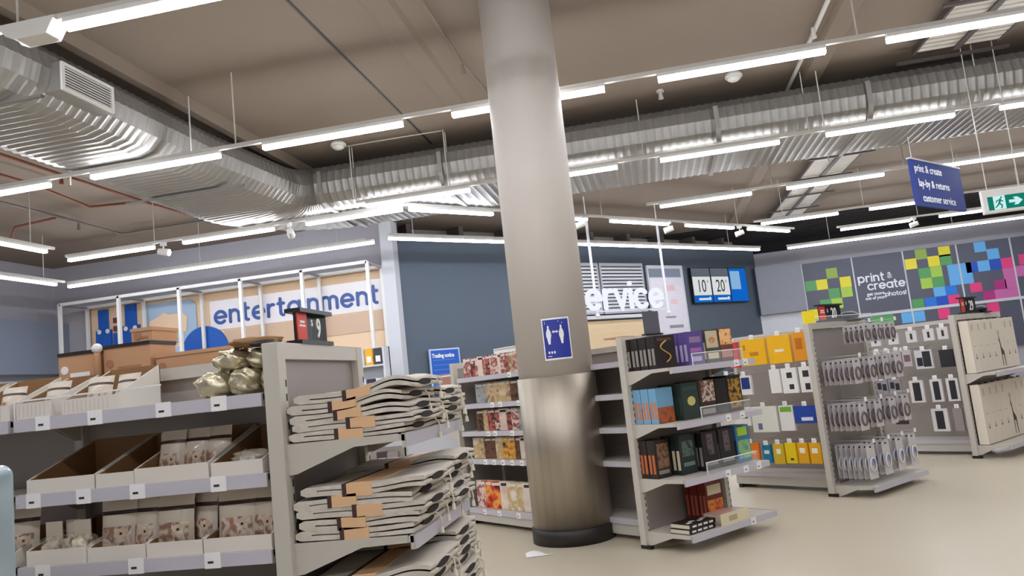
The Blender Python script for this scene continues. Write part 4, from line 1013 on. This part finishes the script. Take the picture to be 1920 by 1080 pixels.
books(G3, 'kids', 5, .875, -.34, .535, .03, .18, .3, mk('seablue', (60, 120, 160)), mk('dblue', (30, 60, 110)), [('title', (.15, .85, .72, .95), mk('lime', (170, 214, 60))), ('cover_picture', (.1, .95, .1, .6), picture('seagreen', [(90, 170, 200), (150, 200, 120), (60, 120, 150)], 12))], 'blue children book with a lime green title '+T3, 'blue children books')
books(G3, 'red', 5, .50, -.26, .13, .04, .21, .32, mk('dred', (110, 28, 20)), mk('spred', (170, 90, 70)), [('cover_picture', (.05, .95, .05, .5), picture('fiery', [(120, 26, 16), (206, 70, 30), (236, 150, 60), (90, 20, 14)], 10)), ('title', (.1, .9, .62, .86), cream)], 'red and orange book standing on the lowest shelf', 'red books')
# lying books on the lowest shelf
def flat_fn():
    t = bpy.data.objects.new('book', None); COL.objects.link(t)
    MB().box(0, .3, 0, .19, 0, .003).box(0, .3, 0, .19, .031, .034).box(0, .3, 0, .003, .003, .031).build('cover', mk('blk', (34, 26, 24)), t)
    MB().box(.002, .298, .003, .188, .003, .031).build('page_block', m_page, t)
    q = MB()
    for i in range(4): q.box(.03+i*.065, .075+i*.065, -.001, 0, .01, .024); q.box(.03+i*.065, .08+i*.065, .04+.03*(i % 2), .07+.03*(i % 2), .034, .0348)
    q.build('title', wht, t); return t
for i in range(2): place(flat_fn, 'flatbook', G3.W(.06+.01*i, -.43, .133+i*.036), G3.r, 'black book with white print lying flat, '+('lower' if i == 0 else 'upper')+' of the pair on the lowest shelf', 'book', 'flat black books')
for i in range(3):
    t = thing('book', f'pale book lying flat, {ORD[i]} from the bottom of its pile on the lowest shelf', 'book', G3.W(.44, -.44+.005*i, .133+i*.025), G3.r, 'pale flat books')
    MB().box(0, .24, 0, .17, 0, .022).build('page_block', m_page, t); MB().box(0, .242, -.001, .171, .022, .024).build('cover', mk('palepink', (214, 176, 166)), t)
t = thing('book_display_box', 'cream cardboard book display box at the front of the lowest shelf', 'box', G3.W(.38, -.475, .133), G3.r)
MB().box(0, .35, 0, .004, 0, .09).build('front', mk('cream', (226, 212, 180)), t); MB().box(.1, .2, -.001, 0, .025, .065).build('label_print', mk('tanp', (180, 166, 140)), t)
# grey card holder and ticket on top of the book shelving
t = thing('card_holder', 'plain dark grey card standing on top of the book shelving left', 'sign', G3.W(.3, -.02, H3), G3.r)
MB().box(0, .19, 0, .006, .01, .2).build('card', M('card_grey', (92, 90, 100), .6), t); MB().box(-.01, .2, -.02, .03, 0, .012).build('foot', m_black, t)
t = thing('paper_stack', 'loose brown papers lying on top of the book shelving', 'papers', G3.W(.1, .05, H3), G3.r+.2)
MB().box(0, .25, 0, .18, 0, .008).box(.02, .22, .02, .2, .008, .014).build('papers', m_prod, t)
# left face of the book run: two empty bays, then magazines
side_bay(G3, 'empty grey shelving bay between the column and the book end', W3, H3-.04, .035, 1.3, [(1.47, ()), (1.2, ()), (.92, ()), (.64, ()), (.17, ())], .36, back=M('wood_back', (150, 140, 134), .6, 0, .15, 3, stretch=(1, 1, 10)))
side_bay(G3, 'magazine shelving bay left of the column', W3, H3-.04, 1.32, 2.46, [(1.49, (.95,)), (1.215, (.62, .75, 1.05)), (.935, (.5, .62, .9)), (.655, (.4, .55, .7, .85, 1.0)), (.16, (.3, .55, .86))], W3/2-.02, back=M('wood_back', (150, 140, 134), .6))
fe = end_bay(Gon(*G3.W(0, 2.52, 0)[:2], TH), 'grey shelving far end beside the magazines with a brown box on its top shelf', W3, H3, .42, [(1.3, ()), (.95, ()), (.6, ()), (.2, ())], flip=True)
t = thing('product_box', 'tall brown box on the far end shelf beside the magazines', 'box', G3.W(.08, 2.62, 1.303), G3.r, None)
MB().box(0, .2, 0, .28, 0, .26).build('box_body', M('redbrown_box', (176, 128, 108), .6), t); MB().box(-.002, .202, -.002, .282, .23, .245).build('box_band', m_tag, t)
# magazines; mg(x) local: standing with cover towards -x
def mag_fn(w_, h, mc, title, th=.012):
    def f():
        t = bpy.data.objects.new('magazine', None); COL.objects.link(t)
        MB().box(0, w_, 0, th, 0, h).build('pages', m_page, t); MB().box(0, w_, -.001, 0, 0, h).box(-.001, 0, 0, th, 0, h).build('cover', mc, t)
        MB().box(w_*.08, w_*.92, -.002, -.001, h*.84, h*.94).build('title', title, t); return t
    return f
mag_pics = {'pinkish': picture('mg_pink', [(206, 140, 122), (236, 214, 206), (150, 76, 70), (226, 180, 160)], 16), 'tan': picture('mg_tan', [(180, 140, 100), (220, 190, 150), (110, 86, 70)], 12),
            'red': picture('mg_red', [(130, 50, 46), (200, 110, 96), (80, 40, 40), (224, 200, 186)], 14), 'dark': picture('mg_dark', [(60, 46, 40), (120, 84, 60), (40, 34, 32)], 12),
            'orange': picture('mg_orange', [(206, 110, 30), (240, 180, 80), (60, 40, 30)], 12), 'sunset': picture('mg_sun', [(60, 26, 24), (214, 62, 30), (246, 170, 80), (110, 40, 34)], 8),
            'cream': picture('mg_cream', [(226, 214, 186), (206, 176, 120), (240, 232, 220)], 9), 'white': picture('mg_white', [(226, 200, 186), (240, 226, 214), (214, 176, 160)], 5),
            'blue': picture('mg_blue', [(60, 76, 150), (120, 130, 190), (220, 220, 236)], 6), 'grey': picture('mg_grey', [(120, 120, 124), (180, 176, 172), (90, 130, 150)], 10)}
Wm = G3.r-math.pi/2
def mags(z, seq, y_left, step, w_, h, shelf_nm, twist=.9, th=.014, x=.08):
    for i, k in enumerate(seq):
        place(mag_fn(w_, h, mag_pics[k], wht if k != 'white' else m_ink, th), ('mag', w_, h, k, th), G3.W(x+.015*(i % 2), y_left-i*step, z+.003), Wm+twist, f'{k} magazine standing {ORD[i]} from the left on the {shelf_nm} magazine shelf', 'magazine', 'magazines on the '+shelf_nm+' shelf')
mags(1.49, ['pinkish', 'pinkish', 'red', 'pinkish', 'white', 'pinkish', 'red', 'pinkish', 'pinkish', 'white', 'pinkish', 'red', 'tan', 'pinkish', 'pinkish', 'tan'], 2.40, .066, .13, .2, 'top', .75)
mags(1.215, ['grey', 'grey', 'tan', 'tan', 'cream', 'tan', 'dark', 'grey', 'dark'], 2.22, .1, .14, .2, 'second', .5)
mags(.935, ['dark', 'tan', 'red', 'red', 'white', 'red', 'pinkish', 'grey', 'dark'], 2.25, .1, .15, .21, 'third', .45)
mags(.655, ['cream', 'tan', 'dark', 'dark', 'cream', 'orange', 'orange', 'dark', 'white', 'red'], 2.36, .1, .15, .21, 'fourth', .45)
mags(.16, ['pinkish', 'sunset', 'sunset', 'white', 'cream', 'cream', 'white', 'blue'], 2.38, .132, .19, .27, 'bottom', .25, th=.03)
# white header card above the magazines
t = thing('header_card', 'white header card standing behind the top magazines', 'sign', G3.W(.42, 2.3, 1.5), Wm)
MB().box(0, .8, 0, .01, 0, .27).build('card', m_tag, t); MB().box(.02, .78, -.004, 0, .25, .26).build('card_edge', M('header_edge', (190, 180, 170), .5), t)

# ============================================================ HOOK BAYS
G4 = Gon(1.469, 7.819, TH); W4, H4 = 1.08, 1.65
end_bay(G4, 'grey shelving end with four rows of hooked cable packs, topped by the $20 sign', W4, H4, .42, [(.1, ())])
G5 = Gon(3.351, 9.461, TH); W5, H5 = 1.3, 1.61
end_bay(G5, 'grey shelving end of tall white boxes at the right edge, topped by the $29 sign', W5, H5, .36, [(.14, ()), (.93, ())])
price_sign(G4, .3, .02, H4+.02, '20', 'black price sign with an orange panel reading $20 on top of the cable pack shelving', wd=.4, h=.15, redw=.1)
price_sign(G5, .35, .02, H5+.02, '29', 'black price sign with a red panel reading $29 on top of the white box shelving', wd=.4, h=.17, redw=.08)
o = MB().box(0, .12, 0, .02, 0, .13).build('price_card', M('card_yellow', (246, 222, 20), .5)); o.location = G4.W(.15, .1, H4); o.rotation_euler = (0, 0, G4.r-.5); tag(o, 'small bright yellow card standing beside the $20 sign', 'card')
r = thing('dark_cap', 'black rounded cap lying right of the $20 sign', 'cap', G4.W(.86, .02, H4), G4.r)
MB().puff((0, 0, .05), .14, .07, .05, .05, 4, .9).build('crown', m_black, r); MB().box(-.14, .14, -.09, .05, -.002, .012).build('brim', m_black, r)
r = thing('dark_cap', 'black rounded cap on top of the white boxes at the right edge', 'cap', G5.W(.92, .03, H5+.004), G5.r)
MB().puff((0, 0, .045), .1, .06, .045, .05, 6, .9).build('crown', m_black, r); MB().box(-.1, .1, -.08, .04, -.002, .01).build('brim', m_black, r)
m_card = M('clear_pack_card', (204, 198, 200), .2, 0, .06, 14, coat=.6); m_coil = M('grey_cable', (112, 96, 100), .5); m_coilw = M('white_cable', (222, 216, 214), .4); m_cblue = M('blue_card_disc', (140, 164, 206), .4)
def pack_fn(w_, h, kind):
    def f():
        t = bpy.data.objects.new('cable_pack', None); COL.objects.link(t)
        MB().prism([(-w_/2, -h), (w_/2, -h), (w_/2, -.012), (w_/2-.012, 0), (-w_/2+.012, 0), (-w_/2, -.012)], 0, .003, 'y').build('card', m_card, t)
        cz = -h*.58; R = w_*.36
        if kind == 'blue': MB().prism([(R*1.08*math.cos(a*math.pi/10), cz+R*.55+R*.8*math.sin(a*math.pi/10)) for a in range(20)], -.001, 0, 'y').build('blue_disc', m_cblue, t)
        c = MB()
        for q, (rr, yy_) in enumerate(((R, -.007), (R*.86, -.010))): c.tube([(rr*math.cos(a*math.pi/9), yy_, cz+rr*1.25*math.sin(a*math.pi/9)) for a in range(18)], .0055, 6, closed=True)
        c.build('cable_coil', m_coil if kind != 'blue' else m_coilw, t)
        MB().box(-w_*.12, w_*.12, -.001, 0, -.03, -.014).build('hang_slot', m_ink, t)
        return t
    return f
hooks = []
rows4 = [(1.585, [.42, .66, .92], [5, 4, 4], .12, .17, 'grey', 'top'), (1.27, [.14, .42, .68, .93], [7, 6, 5, 4], .13, .23, 'grey', 'second'), (.86, [.12, .4, .68, .94], [7, 6, 5, 5], .14, .25, 'grey', 'third'), (.475, [.14, .42, .68, .94], [7, 5, 6, 5], .15, .31, 'blue', 'bottom')]
def hook(G, x, y0, ln, z, lb):
    t = thing('hook', lb, 'hook', G.W(x, y0, z), G.r, 'wire display hooks')
    MB().tube([(0, 0, 0), (0, -ln*.6, 0), (0, -ln, .006), (0, -ln-.012, .02)], .0035, 6).build('wire', m_rod, t)
    MB().box(-.02, .02, -ln-.018, -ln-.014, .012, .05).build('price_ticket', m_tag, t)
    MB().tube([(0, 0, .03), (0, -ln-.012, .03)], .002, 6).build('ticket_wire', m_rod, t)
for z, xs_, ns, w_, h, kd, nm in rows4:
    for i, (x, n) in enumerate(zip(xs_, ns)):
        hook(G4, x, -.002, .40, z, f'wire hook, {ORD[i]} from the left in the {nm} row on the $20 shelving')
        for k in range(n):
            a = .05*math.sin(k*2.3+i)
            place(pack_fn(w_, h, kd), ('pack', w_, h, kd), G4.W(x, -.375+k*(.36/max(n, 7))+.0, z-.004), G4.r+a, f'cable pack {ORD[k]} from the front on the {ORD[i]} hook of the {nm} row', 'cable pack', f'cable packs in the {nm} row')
# clear rail with papers along the top of that bay
t = thing('acrylic_tray', 'clear acrylic tray along the top of the cable pack shelving', 'tray', G4.W(.0, 0, H4), G4.r)
MB().box(.0, 1.05, -.12, -.116, .0, .05).box(0, 1.05, -.12, -.03, 0, .003).build('tray_wall', m_clear, t); MB().box(.0, 1.05, -.121, -.115, .05, .056).build('tray_rim', m_tag, t)

# white boxes on the right
m_wbox = M('white_box_card', (226, 216, 200), .45, 0, .02, 3); m_sk = M('sketch_ink', (70, 60, 56), .6)
def wb_fn(w_, h, deer):
    def f():
        t = bpy.data.objects.new('white_box', None); COL.objects.link(t)
        MB().box(0, w_, 0, .1, 0, h).build('box_body', m_wbox, t, bevel=.004)
        MB().cyl((w_/2-.02, .02, h), (w_/2-.02, .02, h+.012), .016, n=10).box(w_/2-.02, w_/2+.03, .01, .03, h, h+.01).build('dark_handle', m_black, t)
        q = MB()
        if deer:
            q.prism([(w_*.32, h*.05), (w_*.38, h*.05), (w_*.42, h*.28), (w_*.6, h*.26), (w_*.66, h*.04), (w_*.72, h*.04), (w_*.72, h*.33), (w_*.46, h*.42), (w_*.4, h*.56), (w_*.3, h*.62), (w_*.24, h*.58), (w_*.34, h*.5)], -.0015, 0, 'y')
            for a in (-1, 1): q.box(w_*(.33+.05*a)-.002, w_*(.33+.05*a)+.002, -.0015, 0, h*.6, h*.76); q.box(w_*(.33+.07*a)-.008, w_*(.33+.07*a)+.008, -.0015, 0, h*.7, h*.71)
        else:
            q.prism([(w_*.4, h*.26), (w_*.65, h*.26), (w_*.55, h*.29), (w_*.54, h*.35), (w_*.51, h*.35), (w_*.5, h*.29)], -.0015, 0, 'y')
            for a in (.42, .58): q.box(w_*a-.0015, w_*a+.0015, -.0015, 0, h*.80, h*.93)
            q.box(w_*.35, w_*.7, -.0015, 0, h*.5, h*.505)
        q.build('printed_sketch', m_sk, t)
        return t
    return f
for zb, h, nm in ((.935, .59, 'upper'), (.145, .66, 'lower')):
    x = .035
    for i in range(7):
        deer = i in (4,)
        w_ = .17 if not deer else .22
        place(wb_fn(w_, h, deer), ('wb', w_, h, deer), G5.W(x, -.15, zb+.002), G5.r, f'tall white box {"with dark deer" if deer else "with faint sketch"}, {ORD[i]} from the left in the {nm} row', 'box', f'tall white boxes in the {nm} row')
        x += w_+.004

# left faces with hanging packs
Wf = -math.pi/2
def face_packs(G, W, D, items, nm):
    """items: (y_left, z_top, w, h, colour, name, decor)"""
    for (y, zt, w_, h, c, lb, dec) in items:
        t = thing('hanging_pack', lb, 'pack', G.W(W/2-D, y, zt), G.r+Wf)
        m = picture(*c) if isinstance(c, list) else M('pk_%d_%d_%d' % c, c, .35, 0, .04)
        MB().box(0, w_, 0, .03, -h, 0).build('pack_body', m, t)
        MB().box(w_/2-.025, w_/2+.025, .0, .002, .0, .045).build('header_tab', m_tag, t)
        if dec:
            dm = M('dk_%d_%d_%d' % dec[0], dec[0], .35)
            for (a, b, e, g) in dec[1]: MB().box(a*w_, b*w_, -.002, 0, -h*(1-e), -h*(1-g)).build('pack_print', dm, t)
        MB().cyl((w_/2, -.015, .02), (w_/2, D-.02, .02), .004, n=6).build('hook_wire', m_rod, t)
side_bay(G4, 'grey peg bay of yellow and white hanging packs left of the cable pack end', W4, H4-.03, .035, 1.25, [(.17, ())], .30, base=.16)
side_bay(G5, 'grey peg bay of phone cases left of the white box end', W5, H5-.03, .035, 1.35, [(.17, ())], .36, base=.16)
yw, oc, db, tw = (240, 182, 14), (226, 150, 30), (30, 50, 120), (232, 230, 226)
itm = [(.98, 1.56, .12, .27, (206, 60, 66), 'red hanging pack at the top left of the yellow pack bay', ((236, 226, 222), [(.1, .6, .05, .6)])),
       (.82, 1.57, .30, .27, yw, 'large shiny yellow hanging bag, left in the top row', ((196, 130, 20), [(.35, .7, .35, .5), (.1, .2, .6, .8)])),
       (.49, 1.575, .26, .28, yw, 'large yellow hanging bag, middle in the top row', ((236, 226, 200), [(.3, .7, .4, .5)])),
       (.20, 1.58, .15, .28, oc, 'yellow and orange hanging pack at the right of the top row', ((190, 110, 20), [(.2, .7, .4, .8)])),
       (1.10, 1.22, .10, .2, (196, 50, 60), 'small red pack in the second row beside the golden books', None),
       (.92, 1.2, .17, .2, tw, 'white pack with a blue picture in the second row', (db, [(.3, .9, .3, .9)])),
       (.52, 1.24, .12, .24, tw, 'narrow plain white box in the second row', None),
       (.38, 1.24, .17, .25, tw, 'white box with two dark gadgets in the second row', ((50, 48, 52), [(.35, .7, .6, .82), (.45, .75, .15, .35)])),
       (.18, 1.24, .13, .25, tw, 'white box with dark gadgets at the right of the second row', ((50, 48, 52), [(.3, .8, .6, .85), (.4, .8, .1, .35)])),
       (1.02, .87, .2, .19, tw, 'white card with small black items in the third row', ((44, 42, 48), [(.1, .3, .4, .65), (.45, .85, .4, .7)])),
       (.80, .87, .30, .26, (226, 226, 214), 'wide pale box with a small purple picture in the third row', ((110, 110, 160), [(.22, .38, .1, .35), (.2, .35, .7, .8)])),
       (.47, .87, .16, .25, tw, 'white box with a green stripe in the third row', ((120, 176, 60), [(.1, .9, .75, .95)])),
       (.30, .86, .25, .17, (36, 70, 160), 'dark blue long box at the right of the third row', ((220, 226, 240), [(.3, .8, .15, .35)])),
       (.97, .50, .20, .19, (226, 120, 40), 'orange hanging pack in the bottom row', ((246, 180, 90), [(.2, .8, .4, .6)])),
       (.73, .48, .10, .18, (20, 120, 160), 'teal hanging pack in the bottom row', ((220, 230, 232), [(.2, .8, .5, .7)])),
       (.60, .49, .12, .2, (214, 180, 40), 'yellow hanging pack right of the teal one', ((240, 236, 220), [(.3, .7, .5, .75)])),
       (.46, .50, .12, .2, (240, 206, 20), 'bright yellow hanging pack in the middle of the bottom row', ((60, 50, 30), [(.4, .7, .15, .25)])),
       (.32, .50, .11, .2, (232, 170, 26), 'orange-yellow hanging pack, second from the right in the bottom row', ((240, 236, 220), [(.2, .7, .5, .75)])),
       (.19, .50, .12, .2, (232, 170, 26), 'orange-yellow hanging pack at the right end of the bottom row', ((240, 236, 220), [(.2, .7, .5, .75)]))]
face_packs(G4, W4, W4/2-.05, itm, 'yellow')
wp, dk = (214, 210, 210), (40, 40, 46)
it5 = []
for i, y in enumerate((1.15, 1.0, .78, .56, .36, .2)): it5.append((y, 1.49, .12, .14, wp, f'small white pack, {ORD[i]} from left in top row of phone case bay', (dk, [(.4, .62, .25, .75)])))
for i, y in enumerate((1.25, 1.12, 1.0, .88, .76, .64)): it5.append((y, 1.27, .1, .2, (186, 176, 180), f'grey cable card, {ORD[i]} from the left in the second row of the phone case bay', ((120, 90, 100), [(.15, .85, .3, .7)])))
it5 += [(.5, 1.25, .2, .22, (206, 206, 210), 'pale pack with two black phone cases in the second row', (dk, [(.1, .42, .15, .6), (.45, .9, .1, .92)])), (.22, 1.23, .15, .2, dk, 'dark phone case pack at the right of the second row', None)]
for i, y in enumerate((1.2, 1.02, .86)): it5.append((y, .93, .14, .16, (150, 146, 156), f'grey gadget pack, {ORD[i]} from the left in the third row of the phone case bay', (dk, [(.1, .45, .3, .8), (.55, .9, .2, .7)])))
for i, y in enumerate((.62, .38, .2)): it5.append((y, .9, .16 if i == 0 else .13, .26, wp, f'white pack with a black phone case, {ORD[i]} from the left in the third row', (dk, [(.25, .78, .08, .9)])))
it5 += [(.85, .53, .14, .14, (58, 44, 42), 'small dark brown pack alone in the bottom row of the phone case bay', None), (.42, .56, .18, .26, wp, 'white pack with a black phone case alone at the right of the bottom row', (dk, [(.25, .75, .1, .9)])), (.18, .56, .1, .26, (150, 140, 140), 'grey pack at the right end of the bottom row of the phone case bay', None)]
face_packs(G5, W5, W5/2-.05, it5, 'case')
